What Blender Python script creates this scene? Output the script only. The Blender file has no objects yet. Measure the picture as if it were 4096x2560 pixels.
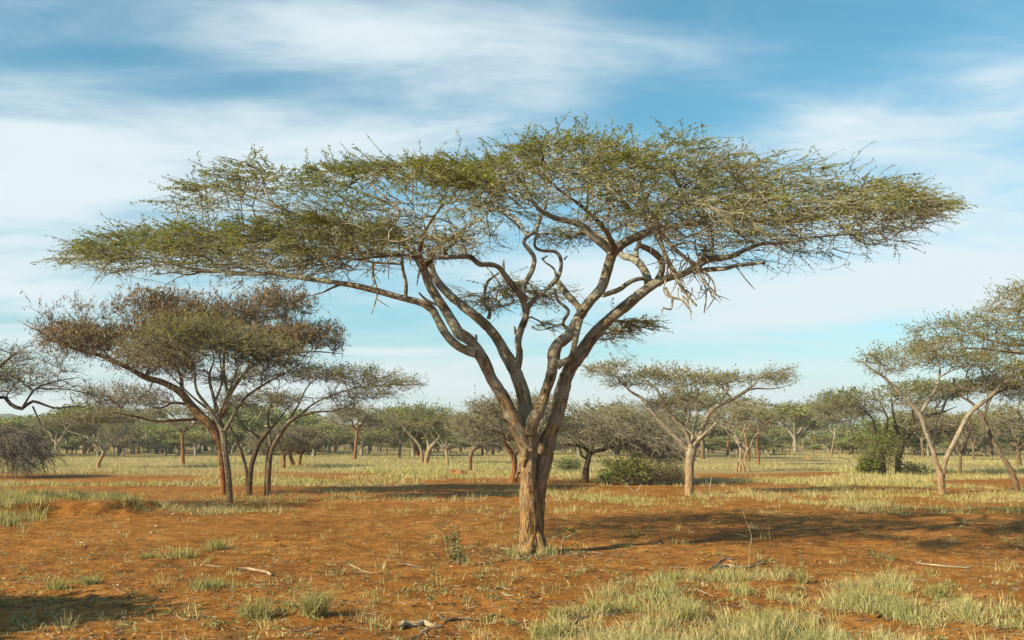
import bpy, math, random
import numpy as np
from mathutils import Vector, kdtree

RNG = np.random.default_rng(11)
C = bpy.context.scene.collection
scene = bpy.context.scene

# ------------------------------------------------------------------ camera geometry
CAM_Z = 1.7
FS = 4096 * 35.0 / 36.0                      # focal length in photo pixels
PITCH = math.atan((1757.6 - 1280) / FS)
CP, SP = math.cos(PITCH), math.sin(PITCH)


def ray(sx, sy):
    u, v = (sx - 2048) / FS, (1280 - sy) / FS
    return u, CP - v * SP, SP + v * CP


def W(sx, sy, d):                            # photo pixel at distance d -> world
    a, b, c = ray(sx, sy)
    t = d / b
    return np.array((a * t, d, CAM_Z + c * t))


def G(sx, sy):                               # photo pixel on the flat ground -> world x, y
    a, b, c = ray(sx, sy)
    t = -CAM_Z / min(c, -1e-4)
    return a * t, b * t


def crop(x0, y0, s):
    return lambda x, y: (x0 + s * x, y0 + s * y)


CROPS = dict(
    A=(200, 500, .5785), B=(1400, 800, .5952), C=(2000, 450, .5952), D=(2600, 450, .5952), E=(1600, 1500, .5291),
    F1=(0, 1000, .7277), F2=(1300, 1000, .7275), F3=(2200, 1300, .5291), F4=(3100, 1000, .7275),
    G5=(0, 1900, .5785), G6=(1300, 1900, .5785), G7=(2600, 1900, .618), S=(0, 0, 1.6933), P=(0, 0, 1.))


def cv(*runs):                               # join traced runs from several crops: (crop, points) -> photo pixels
    out = []
    for c, pts in runs:
        x0, y0, s = CROPS[c]
        out += [(x0 + s * p[0], y0 + s * p[1], s * p[2]) for p in pts]
    return out


def cs(c, x, y):
    x0, y0, s = CROPS[c]
    return x0 + s * x, y0 + s * y


# ------------------------------------------------------------------ noise
_tab = np.random.default_rng(5).random((64, 64, 64)).astype(np.float32)


def vnoise(p):                               # value noise in -1..1, p (n,3)
    p = np.asarray(p, dtype=np.float64)
    i = np.floor(p).astype(np.int64)
    f = p - i
    f = f * f * (3 - 2 * f)
    i &= 63
    j = (i + 1) & 63
    r = 0
    for a in (0, 1):
        for b in (0, 1):
            for c in (0, 1):
                w = (f[:, 0] if a else 1 - f[:, 0]) * (f[:, 1] if b else 1 - f[:, 1]) * (f[:, 2] if c else 1 - f[:, 2])
                r = r + w * _tab[j[:, 0] if a else i[:, 0], j[:, 1] if b else i[:, 1], j[:, 2] if c else i[:, 2]]
    return r * 2 - 1


def fbm(p, o=4):
    p = np.asarray(p, dtype=np.float64)
    r, a = 0, .5
    for k in range(o):
        r = r + a * vnoise(p * 2 ** k + 17.3 * k)
        a *= .5
    return r


def sstep(e0, e1, x):
    t = np.clip((x - e0) / (e1 - e0), 0, 1)
    return t * t * (3 - 2 * t)


def ground_h(x, y):
    x = np.atleast_1d(np.asarray(x, float)); y = np.atleast_1d(np.asarray(y, float))
    z0 = np.zeros_like(x)
    near = 1 - sstep(24, 60, np.hypot(x, y))
    h = .05 * fbm(np.stack([x / 3.1, y / 3.1, z0], 1), 3)
    h += near * .05 * fbm(np.stack([x / .55, y / .55, z0 + 3], 1), 4)
    cl = fbm(np.stack([x / .16, y / .16, z0 + 9], 1), 3)
    h += near * .045 * np.maximum(cl - .05, 0) * (.35 + .65 * sstep(-.1, .35, fbm(np.stack([x / 1.7, y / 1.7, z0 + 40], 1), 2)))
    # the eroded bank on the left
    e = np.hypot((x + 11.4) / 3.4, (y - 23.6) / 2.3) + .16 * fbm(np.stack([x / .5, y / .5, z0 + 21], 1), 3)
    h += .30 * (1 - sstep(.72, .98, e))
    # clod ridges at the lower left
    for (cx, cy, rx, ry, a) in ((-3.6, 8.55, .75, .12, .04), (-1.55, 7.75, .55, .10, .035)):
        q = np.hypot((x - cx) / rx, (y - cy) / ry)
        h += a * (1 - sstep(.2, 1.2, q)) * (1 + 1.1 * fbm(np.stack([x / .09, y / .09, z0 + 2], 1), 2))
    return h


def gz(x, y):
    return float(ground_h(x, y)[0])


# ------------------------------------------------------------------ mesh builder
class MB:
    def __init__(s):
        s.v, s.b, s.t, s.q, s.n = [], [], [], [], 0
        s.tm, s.qm = [], []

    def add(s, v, tris=None, quads=None, mat=0, bark=None):
        v = np.asarray(v, dtype=np.float32).reshape(-1, 3)
        s.v.append(v)
        s.b.append(np.zeros_like(v) if bark is None else np.asarray(bark, np.float32).reshape(-1, 3))
        if tris is not None and len(tris):
            s.t.append(np.asarray(tris, np.int64) + s.n); s.tm.append(np.full(len(tris), mat, np.int32))
        if quads is not None and len(quads):
            s.q.append(np.asarray(quads, np.int64) + s.n); s.qm.append(np.full(len(quads), mat, np.int32))
        s.n += len(v)

    def build(s, name, mats, parent=None, origin=(0, 0, 0), smooth=True):
        me = bpy.data.meshes.new(name)
        v = np.concatenate(s.v) - np.asarray(origin, np.float32)
        t = np.concatenate(s.t) if s.t else np.zeros((0, 3), np.int64)
        q = np.concatenate(s.q) if s.q else np.zeros((0, 4), np.int64)
        mi = np.concatenate((s.tm + s.qm) or [np.zeros(0, np.int32)])
        me.vertices.add(len(v)); me.vertices.foreach_set('co', v.astype(np.float32).ravel())
        me.loops.add(t.size + q.size)
        me.loops.foreach_set('vertex_index', np.concatenate([t.ravel(), q.ravel()]).astype(np.int32))
        me.polygons.add(len(t) + len(q))
        st = np.concatenate([np.arange(len(t)) * 3, t.size + np.arange(len(q)) * 4]).astype(np.int32)
        me.polygons.foreach_set('loop_start', st)
        me.polygons.foreach_set('material_index', mi)
        me.polygons.foreach_set('use_smooth', np.full(len(st), smooth, dtype=bool))
        at = me.attributes.new('bark_co', 'FLOAT_VECTOR', 'POINT')
        at.data.foreach_set('vector', np.concatenate(s.b).ravel())
        for m in (mats if isinstance(mats, (list, tuple)) else [mats]):
            me.materials.append(m)
        me.update(calc_edges=True)
        o = bpy.data.objects.new(name, me)
        C.objects.link(o)
        if parent is not None:
            o.parent = parent
        else:
            o.location = origin
        return o


def tubes(mb, paths, rads, sides, mat=0, rough=0.0):
    """many tubes at once; paths of equal length are swept together"""
    groups = {}
    for p, r in zip(paths, rads):
        groups.setdefault(len(p), []).append((p, r))
    for n, lst in groups.items():
        P = np.stack([a for a, _ in lst]).astype(np.float64)
        R = np.stack([b for _, b in lst]).astype(np.float64)
        m = len(lst)
        T = np.gradient(P, axis=1)
        T /= np.linalg.norm(T, axis=2, keepdims=True) + 1e-9
        ref = np.where(np.abs(T[:, 0, 2:3]) < .9, np.array([[0, 0, 1.]]), np.array([[1., 0, 0]]))
        N = np.zeros_like(P)
        cur = ref - (ref * T[:, 0]).sum(1, keepdims=True) * T[:, 0]
        cur /= np.linalg.norm(cur, axis=1, keepdims=True) + 1e-9
        for k in range(n):
            cur = cur - (cur * T[:, k]).sum(1, keepdims=True) * T[:, k]
            cur /= np.linalg.norm(cur, axis=1, keepdims=True) + 1e-9
            N[:, k] = cur
        Bn = np.cross(T, N)
        th = np.arange(sides) * 2 * np.pi / sides
        c, s_ = np.cos(th), np.sin(th)
        L = np.concatenate([np.zeros((m, 1)), np.cumsum(np.linalg.norm(np.diff(P, axis=1), axis=2), axis=1)], 1)
        off = RNG.random((m, 1)) * 40
        bark = np.stack([R[..., None] * c + off[..., None], R[..., None] * s_ + off[..., None] * .7,
                         np.repeat((L + off)[..., None], sides, 2)], -1)
        RR = np.repeat(R[..., None], sides, 2)
        if rough > 0:
            q = bark.reshape(-1, 3)
            lump = fbm(np.stack([q[:, 0] * 7, q[:, 1] * 7, q[:, 2] * 3.2], 1), 3)
            fis = fbm(np.stack([q[:, 0] * 38, q[:, 1] * 38, q[:, 2] * 7], 1), 2)
            fis = 1 - np.abs(fis) * 3.2
            rr = RR.reshape(-1)
            RR = (rr * (1 + .20 * rough * lump) - rough * .010 * np.clip(fis, -.5, 1) * np.clip(rr / .12, 0.2, 1)).reshape(RR.shape)
        V = P[:, :, None] + RR[..., None] * (N[:, :, None] * c[None, None, :, None] + Bn[:, :, None] * s_[None, None, :, None])
        k0 = np.arange(n - 1)[:, None] * sides
        a = np.arange(sides)[None]
        b = (np.arange(sides)[None] + 1) % sides
        Q = np.stack([k0 + a, k0 + b, k0 + sides + b, k0 + sides + a], -1).reshape(-1, 4)
        Q = (Q[None] + (np.arange(m) * n * sides)[:, None, None]).reshape(-1, 4)
        mb.add(V.reshape(-1, 3), quads=Q, mat=mat, bark=bark.reshape(-1, 3))
        # end caps
        for e in (0, n - 1):
            if sides > 4:
                cen = P[:, e]
                ring = (np.arange(m)[:, None] * n + e) * sides + np.arange(sides)[None]
                base = mb.n - V.size // 3 if e == 0 else capbase
                if e == 0:
                    capbase = base
                i0 = mb.n
                tri = np.stack([ring + base - i0, np.roll(ring, -1, 1) + base - i0,
                                np.repeat(np.arange(m)[:, None], sides, 1)], -1).reshape(-1, 3)
                mb.add(cen, tris=tri, mat=mat, bark=np.repeat(bark[:, e, :1].reshape(-1, 3), 1, 0))


def unit(v):
    return v / (np.linalg.norm(v, axis=-1, keepdims=True) + 1e-9)


def leaves(mb, pos, axis, length, width, mat, flat=.5):
    """small rhombs along an axis"""
    n = len(pos)
    if n == 0:
        return
    ax = unit(axis)
    rnd = RNG.normal(size=(n, 3)); rnd[:, 2] *= 1 - flat
    side = unit(np.cross(ax, RNG.normal(size=(n, 3)) * (1 - flat) + np.array([0, 0, flat])))
    l = (length * (.6 + .8 * RNG.random(n)))[:, None]
    w = (width * (.6 + .8 * RNG.random(n)))[:, None]
    mid = pos + ax * l * .5
    v = np.stack([pos, mid + side * w * .5, pos + ax * l, mid - side * w * .5], 1)
    q = np.arange(n * 4).reshape(n, 4)
    mb.add(v.reshape(-1, 3), quads=q, mat=mat)


def spline(pts, step):
    """Catmull-Rom through rows of (x,y,z,r), resampled at about one step"""
    P = np.asarray(pts, float)
    if len(P) == 2:
        P = np.array([P[0], (P[0] + P[1]) / 2, P[1]])
    E = np.vstack([2 * P[0] - P[1], P, 2 * P[-1] - P[-2]])
    out = []
    for i in range(1, len(E) - 2):
        p0, p1, p2, p3 = E[i - 1:i + 3]
        k = max(1, int(round(np.linalg.norm(p2[:3] - p1[:3]) / step)))
        t = (np.arange(k) / k)[:, None]
        out.append(.5 * (2 * p1 + (p2 - p0) * t + (2 * p0 - 5 * p1 + 4 * p2 - p3) * t ** 2 + (3 * p1 - p0 - 3 * p2 + p3) * t ** 3))
    out.append(P[-1:])
    out = np.vstack(out)
    out[:, 3] = np.maximum(out[:, 3], .002)
    return out


# ------------------------------------------------------------------ trees
class Tree:
    def __init__(s, d, base=None, step=.12):
        s.d, s.step = d, step
        s.base = base
        s.rej = -.2
        s.P, s.par, s.dir, s.fix = [], [], [], []
        s.tubes = {}                          # part -> list of (pts, rad)
        s.attr = []                           # (pos, leaf, clump outward centre)

    def _nodes(s, pts, attach):
        prev = attach
        for k in range(len(pts)):
            t = pts[min(k + 1, len(pts) - 1), :3] - pts[max(k - 1, 0), :3]
            s.P.append(pts[k, :3]); s.par.append(prev); s.dir.append(t / (np.linalg.norm(t) + 1e-9)); s.fix.append(pts[k, 3])
            prev = len(s.P) - 1

    def limb3(s, pts, part='trunk', grow=True, wob=0):
        a = spline(pts, s.step)
        if wob:
            n = len(a)
            o = RNG.random(3) * 50
            q = np.linalg.norm(np.diff(a[:, :3], axis=0, prepend=a[:1, :3]), axis=1).cumsum()
            env = np.minimum(1, q / .5)[:, None] * np.minimum(1, (q[-1] - q) / .3 + .3)[:, None]
            a[:, :3] += env * wob * np.stack([fbm(np.stack([q * 1.6 + o[k], q * 0 + k * 7, q * 0], 1), 3) for k in range(3)], 1)
        s.tubes.setdefault(part, []).append(a)
        if grow:
            s._nodes(a, -1)
        return a

    def limb(s, c, pts, dy0=0., dy1=None, part='trunk', grow=True, ground=False, wob=0):
        dy1 = dy0 if dy1 is None else dy1
        sc = CROPS[c][2]
        q = np.array([(p[0], p[1]) for p in pts], float)
        L = np.concatenate([[0], np.cumsum(np.hypot(*np.diff(q, axis=0).T))]); L /= L[-1]
        out = []
        for p, l in zip(pts, L):
            dd = s.d + dy0 + (dy1 - dy0) * l
            w = W(*cs(c, p[0], p[1]), dd)
            out.append((*w, p[2] * sc / FS * dd * .5))
        if ground:
            x, y = out[0][0], out[0][1]
            if s.base is None:
                s.base = np.array((x, y, gz(x, y)))
            b = list(out[0]); out[0] = (b[0], b[1], s.base[2] + .02, b[3])
            out.insert(0, (b[0] - .0, b[1], s.base[2] - .15, b[3] * 1.25))
        return s.limb3(out, part, grow, wob)

    def clump(s, c, cx, cy, rx, ry, dy=0., rd=None, n=None, leaf=.7, dens=1., top=True):
        sc = CROPS[c][2]
        dd = s.d + dy
        k = sc / FS * dd
        ce = W(*cs(c, cx, cy), dd)
        rx_, rz_ = rx * k, ry * k
        rd = rd if rd is not None else rx_ * .75
        if n is None:
            n = int(dens * math.pi * rx * ry * sc * sc / 16 / 6.)
        s.clump3(ce, (rx_, rd, rz_), n, leaf)

    def clump3(s, ce, r, n, leaf=.7):
        n = max(n, 4)
        u = unit(RNG.normal(size=(n, 3))) * RNG.random((n, 1)) ** (1 / 2.4)
        p = np.asarray(ce) + u * np.asarray(r)
        lf = np.clip(leaf * (.75 + .75 * u[:, 2]), 0, 1.2)
        sc = 1.1 / max(.35, r[2] / .55) ** .5
        nz = vnoise(p * np.array((.45, .45, 2.2)) * sc)
        for a, l, q in zip(p, lf, nz):
            if q > s.rej + .3 * (RNG.random() - .5):
                s.attr.append((a, l))
        if len(s.attr) < 6:
            s.attr += list(zip(p, lf))

    def grow(s, tip=.004, seg=.22, ang=.9, lim=.75, bend=.35, pw=2.3, flat=1.):
        A = np.array([a for a, _ in s.attr]); LF = np.array([l for _, l in s.attr])
        P, par, dr, fix = s.P, s.par, s.dir, s.fix
        n0 = len(P)
        kd = kdtree.KDTree(n0)
        for i, p in enumerate(P):
            kd.insert(p, i)
        kd.balance()
        dist = np.array([kd.find(a)[2] for a in A])
        order = np.argsort(dist)
        s.paths = []
        i = 0
        while i < len(order):
            nb = max(25, len(P) // 40)
            newp = []
            for k in order[i:i + nb]:
                a = A[k]
                best, bi = 1e9, 0
                for co, idx, dd in kd.find_n(a, 9):
                    v = a - P[idx]
                    cosv = float(np.dot(v, dr[idx]) / (dd + 1e-6))
                    sc_ = (dd + .02) * (1 + ang * (1 - cosv))
                    if sc_ < best:
                        best, bi = sc_, idx
                p0 = P[bi]; L = float(np.linalg.norm(a - p0))
                if L < .03:
                    continue
                ctrl = p0 + dr[bi] * L * bend + RNG.normal(size=3) * np.array([1, 1, flat]) * L * .13
                m = max(2, int(math.ceil(L / seg)))
                t = (np.arange(1, m + 1) / m)[:, None]
                pts = (1 - t) ** 2 * p0 + 2 * t * (1 - t) * ctrl + t ** 2 * a
                if m > 2:
                    pts[:-1] += RNG.normal(size=(m - 1, 3)) * seg * .11
                prev = bi
                lastp = p0
                ids = []
                for q in pts:
                    v = q - lastp
                    P.append(q); par.append(prev); dr.append(v / (np.linalg.norm(v) + 1e-9)); fix.append(0.)
                    prev = len(P) - 1; lastp = q
                    ids.append(prev)
                s.paths.append((ids, LF[k]))
            i += nb
            kd = kdtree.KDTree(len(P))
            for j, p in enumerate(P):
                kd.insert(p, j)
            kd.balance()
        # radii (pipe model) for the grown nodes
        N = len(P)
        acc = np.zeros(N)
        R = np.zeros(N)
        kids = [[] for _ in range(N)]
        for j in range(N - 1, n0 - 1, -1):
            R[j] = max(tip, acc[j] ** (1 / pw)) if acc[j] > 0 else tip
            if par[j] >= n0:
                acc[par[j]] += R[j] ** pw
            kids[par[j]].append(j) if par[j] >= n0 else None
        for j in range(n0, N):
            pf = fix[par[j]] if par[j] < n0 else R[par[j]]
            R[j] = min(R[j], max(pf * lim if par[j] < n0 else pf, tip))
        s.R = R; s.n0 = n0
        # chains
        chains = []
        for j in range(n0, N):
            pj = par[j]
            if pj >= n0 and kids[pj] and max(kids[pj], key=lambda q: R[q]) == j:
                continue
            ch = [j]
            while kids[ch[-1]]:
                ch.append(max(kids[ch[-1]], key=lambda q: R[q]))
            chains.append((pj, ch))
        s.chains = chains

    def twig_mesh(s, mb, mat=0, thin=1.):
        PP = np.array(s.P)
        by = {3: ([], []), 4: ([], []), 6: ([], [])}
        for pj, ch in s.chains:
            p = np.vstack([PP[pj], PP[ch]])
            r = np.concatenate([[s.R[ch[0]]], s.R[ch]]) * thin
            r[-1] *= .5
            sd = 3 if r.max() < .012 else (4 if r.max() < .03 else 6)
            by[sd][0].append(p); by[sd][1].append(r)
        for sd, (a, b) in by.items():
            if a:
                tubes(mb, a, b, sd, mat)

    def twiglets(s, per=5, length=.3, rad=.003, spread=.8, up=.15, outw=.5, droop=0., centre=None, flat=.7):
        PP = np.array(s.P); DD = np.array(s.dir)
        st, di, lf = [], [], []
        for ids, l in s.paths:
            k = RNG.integers(0, len(ids), per)
            k[0] = len(ids) - 1
            for q in k:
                st.append(PP[ids[q]]); di.append(DD[ids[q]]); lf.append(l)
        st, di, lf = np.array(st), np.array(di), np.array(lf)
        n = len(st)
        ce = np.asarray(s.base[:2] if centre is None else centre)
        out = np.zeros((n, 3)); out[:, :2] = st[:, :2] - ce
        out = unit(out)
        rnd = RNG.normal(size=(n, 3)) * spread; rnd[:, 2] *= flat
        d1 = unit(di * np.array([.6, .6, .6 * flat / .7]) + out * outw + rnd + np.array([0, 0, up]))
        L = (length * (.45 + RNG.random(n)))[:, None]
        d2 = unit(d1 + RNG.normal(size=(n, 3)) * np.array([.4, .4, .5 * flat]) + np.array([0, 0, -droop]))
        d3 = unit(d2 * 1.6 - d1 * .6 + RNG.normal(size=(n, 3)) * np.array([.3, .3, .4 * flat]) + np.array([0, 0, -droop]))
        p1 = st + d1 * L * .36
        p2 = p1 + d2 * L * .34
        p3 = p2 + d3 * L * .3
        paths = np.stack([st, p1, p2, p3], 1)
        rr = np.tile(np.array([rad, rad * .85, rad * .65, rad * .3]), (n, 1))
        return paths, rr, lf


def leaf_points(paths, lf, per, clumpscale=1.2, bias=.1, tmin=.15):
    n = len(paths)
    k = np.repeat(np.arange(n), per)
    t = tmin + (1.05 - tmin) * RNG.random(len(k))
    m = paths.shape[1] - 1
    i = np.clip((t * m).astype(int), 0, m - 1)
    a, b = paths[k, i], paths[k, i + 1]
    pos = a + (b - a) * (t * m - i)[:, None]
    ax = b - a
    cl = fbm(pos * clumpscale, 3)
    keep = RNG.random(len(k)) < lf[k] * np.clip(.75 + 1.6 * cl + bias, 0.05, 1)
    return pos[keep], unit(ax[keep])


# ------------------------------------------------------------------ materials
def newmat(name):
    m = bpy.data.materials.new(name); m.use_nodes = True
    nt = m.node_tree
    for n in list(nt.nodes):
        nt.nodes.remove(n)
    out = nt.nodes.new('ShaderNodeOutputMaterial')
    return m, nt, out


def N(nt, typ, **kw):
    n = nt.nodes.new(typ)
    for k, v in kw.items():
        if k.startswith('i_'):
            key = k[2:]
            key = int(key) if key.isdigit() else key.replace('_', ' ')
            n.inputs[key].default_value = v
        else:
            setattr(n, k, v)
    return n


def ramp(nt, stops):
    r = nt.nodes.new('ShaderNodeValToRGB')
    el = r.color_ramp.elements
    while len(el) < len(stops):
        el.new(.5)
    for e, (p, c) in zip(el, stops):
        e.position = p; e.color = (*c, 1)
    return r


def mixc(nt, fac, a, b, mode='MIX'):
    m = nt.nodes.new('ShaderNodeMix'); m.data_type = 'RGBA'; m.blend_type = mode
    L = nt.links
    for sock, val in ((m.inputs[0], fac), (m.inputs[6], a), (m.inputs[7], b)):
        if isinstance(val, bpy.types.NodeSocket):
            L.new(val, sock)
        elif isinstance(val, (int, float)):
            sock.default_value = val
        else:
            sock.default_value = (*val, 1)
    return m.outputs[2]


def bark_mat(name, dark, light, stain=None, stain_h=1.5, pale=None):
    m, nt, out = newmat(name)
    L = nt.links
    at = N(nt, 'ShaderNodeAttribute', attribute_name='bark_co')
    mp = N(nt, 'ShaderNodeMapping'); mp.inputs['Scale'].default_value = (1, 1, .17)
    L.new(at.outputs['Vector'], mp.inputs['Vector'])
    wv = N(nt, 'ShaderNodeTexNoise', i_Scale=34., i_Detail=5., i_Roughness=.62, i_Distortion=.5)
    L.new(mp.outputs[0], wv.inputs['Vector'])
    big = N(nt, 'ShaderNodeTexNoise', i_Scale=4.5, i_Detail=4.)
    L.new(at.outputs['Vector'], big.inputs['Vector'])
    r = ramp(nt, [(.38, dark), (.60, light)])
    L.new(wv.outputs['Fac'], r.inputs[0])
    col = r.outputs[0]
    if pale:
        rp = ramp(nt, [(.38, (0, 0, 0)), (.60, (.85, .85, .85))])
        L.new(big.outputs['Fac'], rp.inputs[0])
        col = mixc(nt, rp.outputs[0], col, pale)
    if stain:
        tc = N(nt, 'ShaderNodeNewGeometry')
        sep = N(nt, 'ShaderNodeSeparateXYZ'); L.new(tc.outputs['Position'], sep.inputs[0])
        ad = N(nt, 'ShaderNodeMath', operation='MULTIPLY_ADD', i_1=1.6); ad.inputs[2].default_value = -.8
        L.new(big.outputs['Fac'], ad.inputs[0])
        sm = N(nt, 'ShaderNodeMath', operation='ADD'); L.new(sep.outputs[2], sm.inputs[0]); L.new(ad.outputs[0], sm.inputs[1])
        mr = N(nt, 'ShaderNodeMapRange'); mr.inputs['From Min'].default_value = stain_h * 1.5
        mr.inputs['From Max'].default_value = stain_h * .25
        mr.inputs['To Max'].default_value = .85
        L.new(sm.outputs[0], mr.inputs['Value'])
        base = r.outputs[0]
        st = mixc(nt, .9, base, stain, 'MULTIPLY')
        col = mixc(nt, mr.outputs[0], col, st)
    bsdf = N(nt, 'ShaderNodeBsdfPrincipled', i_Roughness=.88)
    bsdf.inputs['Specular IOR Level'].default_value = .25
    L.new(col, bsdf.inputs['Base Color'])
    bp = N(nt, 'ShaderNodeBump', i_Strength=1., i_Distance=.05)
    L.new(wv.outputs['Fac'], bp.inputs['Height'])
    L.new(bp.outputs[0], bsdf.inputs['Normal'])
    L.new(bsdf.outputs[0], out.inputs[0])
    return m


def leaf_mat(name, stops, trans=.3, patch=None, pscale=.6):
    m, nt, out = newmat(name)
    L = nt.links
    ge = N(nt, 'ShaderNodeNewGeometry')
    r = ramp(nt, stops); L.new(ge.outputs['Random Per Island'], r.inputs[0])
    col = r.outputs[0]
    if patch:
        no = N(nt, 'ShaderNodeTexNoise', i_Scale=pscale, i_Detail=3.)
        L.new(ge.outputs['Position'], no.inputs['Vector'])
        rp = ramp(nt, [(.42, (0, 0, 0)), (.62, (1, 1, 1))]); L.new(no.outputs['Fac'], rp.inputs[0])
        ml = mixc(nt, .8, col, patch, 'MULTIPLY')
        col = mixc(nt, rp.outputs[0], col, ml)
    df = N(nt, 'ShaderNodeBsdfDiffuse'); tr = N(nt, 'ShaderNodeBsdfTranslucent')
    L.new(col, df.inputs[0]); L.new(col, tr.inputs[0])
    mx = N(nt, 'ShaderNodeMixShader'); mx.inputs[0].default_value = trans
    L.new(df.outputs[0], mx.inputs[1]); L.new(tr.outputs[0], mx.inputs[2])
    L.new(mx.outputs[0], out.inputs[0])
    return m


M = {}
M['bark_main'] = bark_mat('bark_main', (.04, .028, .019), (.27, .215, .145), (1.62, 1.02, .46), 2.7, (.34, .33, .29))
M['twig_main'] = bark_mat('twig_main', (.15, .12, .09), (.40, .35, .275))
M['dead'] = bark_mat('dead_wood', (.28, .23, .17), (.52, .45, .35))
M['bark_grey'] = bark_mat('bark_grey', (.085, .062, .045), (.27, .215, .16), (1.0, .66, .38), 1.2)
M['bark_pale'] = bark_mat('bark_pale', (.17, .135, .10), (.42, .35, .27), (1.0, .68, .42), 1.1)
M['bark_dark'] = bark_mat('bark_dark', (.035, .025, .018), (.12, .085, .062), (1.0, .62, .34), .7)
M['bark_orange'] = bark_mat('bark_orange', (.10, .055, .03), (.31, .20, .12), (1.1, .62, .26), 1.9)
M['twig_grey'] = bark_mat('twig_grey', (0.150, 0.119, 0.090), (0.362, 0.306, 0.237))
M['twig_dark'] = bark_mat('twig_dark', (0.094, 0.070, 0.057), (0.250, 0.200, 0.156))
M['leaf_main'] = leaf_mat('leaf_main', [(0, (.145, .185, .038)), (.5, (.25, .27, .052)), (.85, (.345, .33, .072)), (1, (.43, .35, .09))], .42)
M['leaf_olive'] = leaf_mat('leaf_olive', [(0, (0.156, 0.163, 0.052)), (.5, (0.260, 0.254, 0.078)), (1, (0.377, 0.332, 0.117))], .42)
M['leaf_green'] = leaf_mat('leaf_green', [(0, (0.117, 0.163, 0.039)), (.5, (0.208, 0.240, 0.058)), (1, (0.312, 0.305, 0.078))], .42)
M['leaf_yellow'] = leaf_mat('leaf_yellow', [(0, (0.195, 0.189, 0.046)), (.5, (0.273, 0.247, 0.058)), (1, (0.364, 0.305, 0.091))], .42)
M['pods'] = leaf_mat('pods', [(0, (.10, .05, .025)), (.45, (.18, .088, .045)), (.8, (.27, .15, .075)), (1, (.38, .26, .13))], .12)
M['leaf_far'] = leaf_mat('leaf_far', [(0, (.17, .19, .06)), (.5, (.27, .275, .095)), (1, (.38, .34, .14))], .3, (.7, .85, .65), .05)
M['shrub_leaf'] = leaf_mat('shrub_leaf', [(0, (.06, .09, .02)), (.6, (.13, .16, .035)), (1, (.24, .25, .07))], .3)
M['weed'] = leaf_mat('weed', [(0, (.12, .155, .06)), (.6, (.21, .24, .10)), (1, (.36, .34, .15))], .3)
M['grass'] = leaf_mat('grass', [(0, (.18, .19, .075)), (.25, (.33, .29, .125)), (.55, (.50, .40, .19)), (1, (.70, .57, .33))], .25, (.72, .90, .74), 1.1)
M['grass_far'] = leaf_mat('grass_far', [(0, (.27, .235, .095)), (.4, (.43, .355, .165)), (1, (.62, .51, .27))], .25, (.78, .92, .68), .2)
M['grass_tuft'] = leaf_mat('grass_tuft', [(0, (.17, .20, .075)), (.4, (.34, .31, .12)), (1, (.58, .46, .21))], .3)
M['stick'] = bark_mat('stick', (.20, .14, .085), (.48, .37, .24))
M['stick_dark'] = bark_mat('stick_dark', (.07, .045, .028), (.21, .14, .085))


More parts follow.
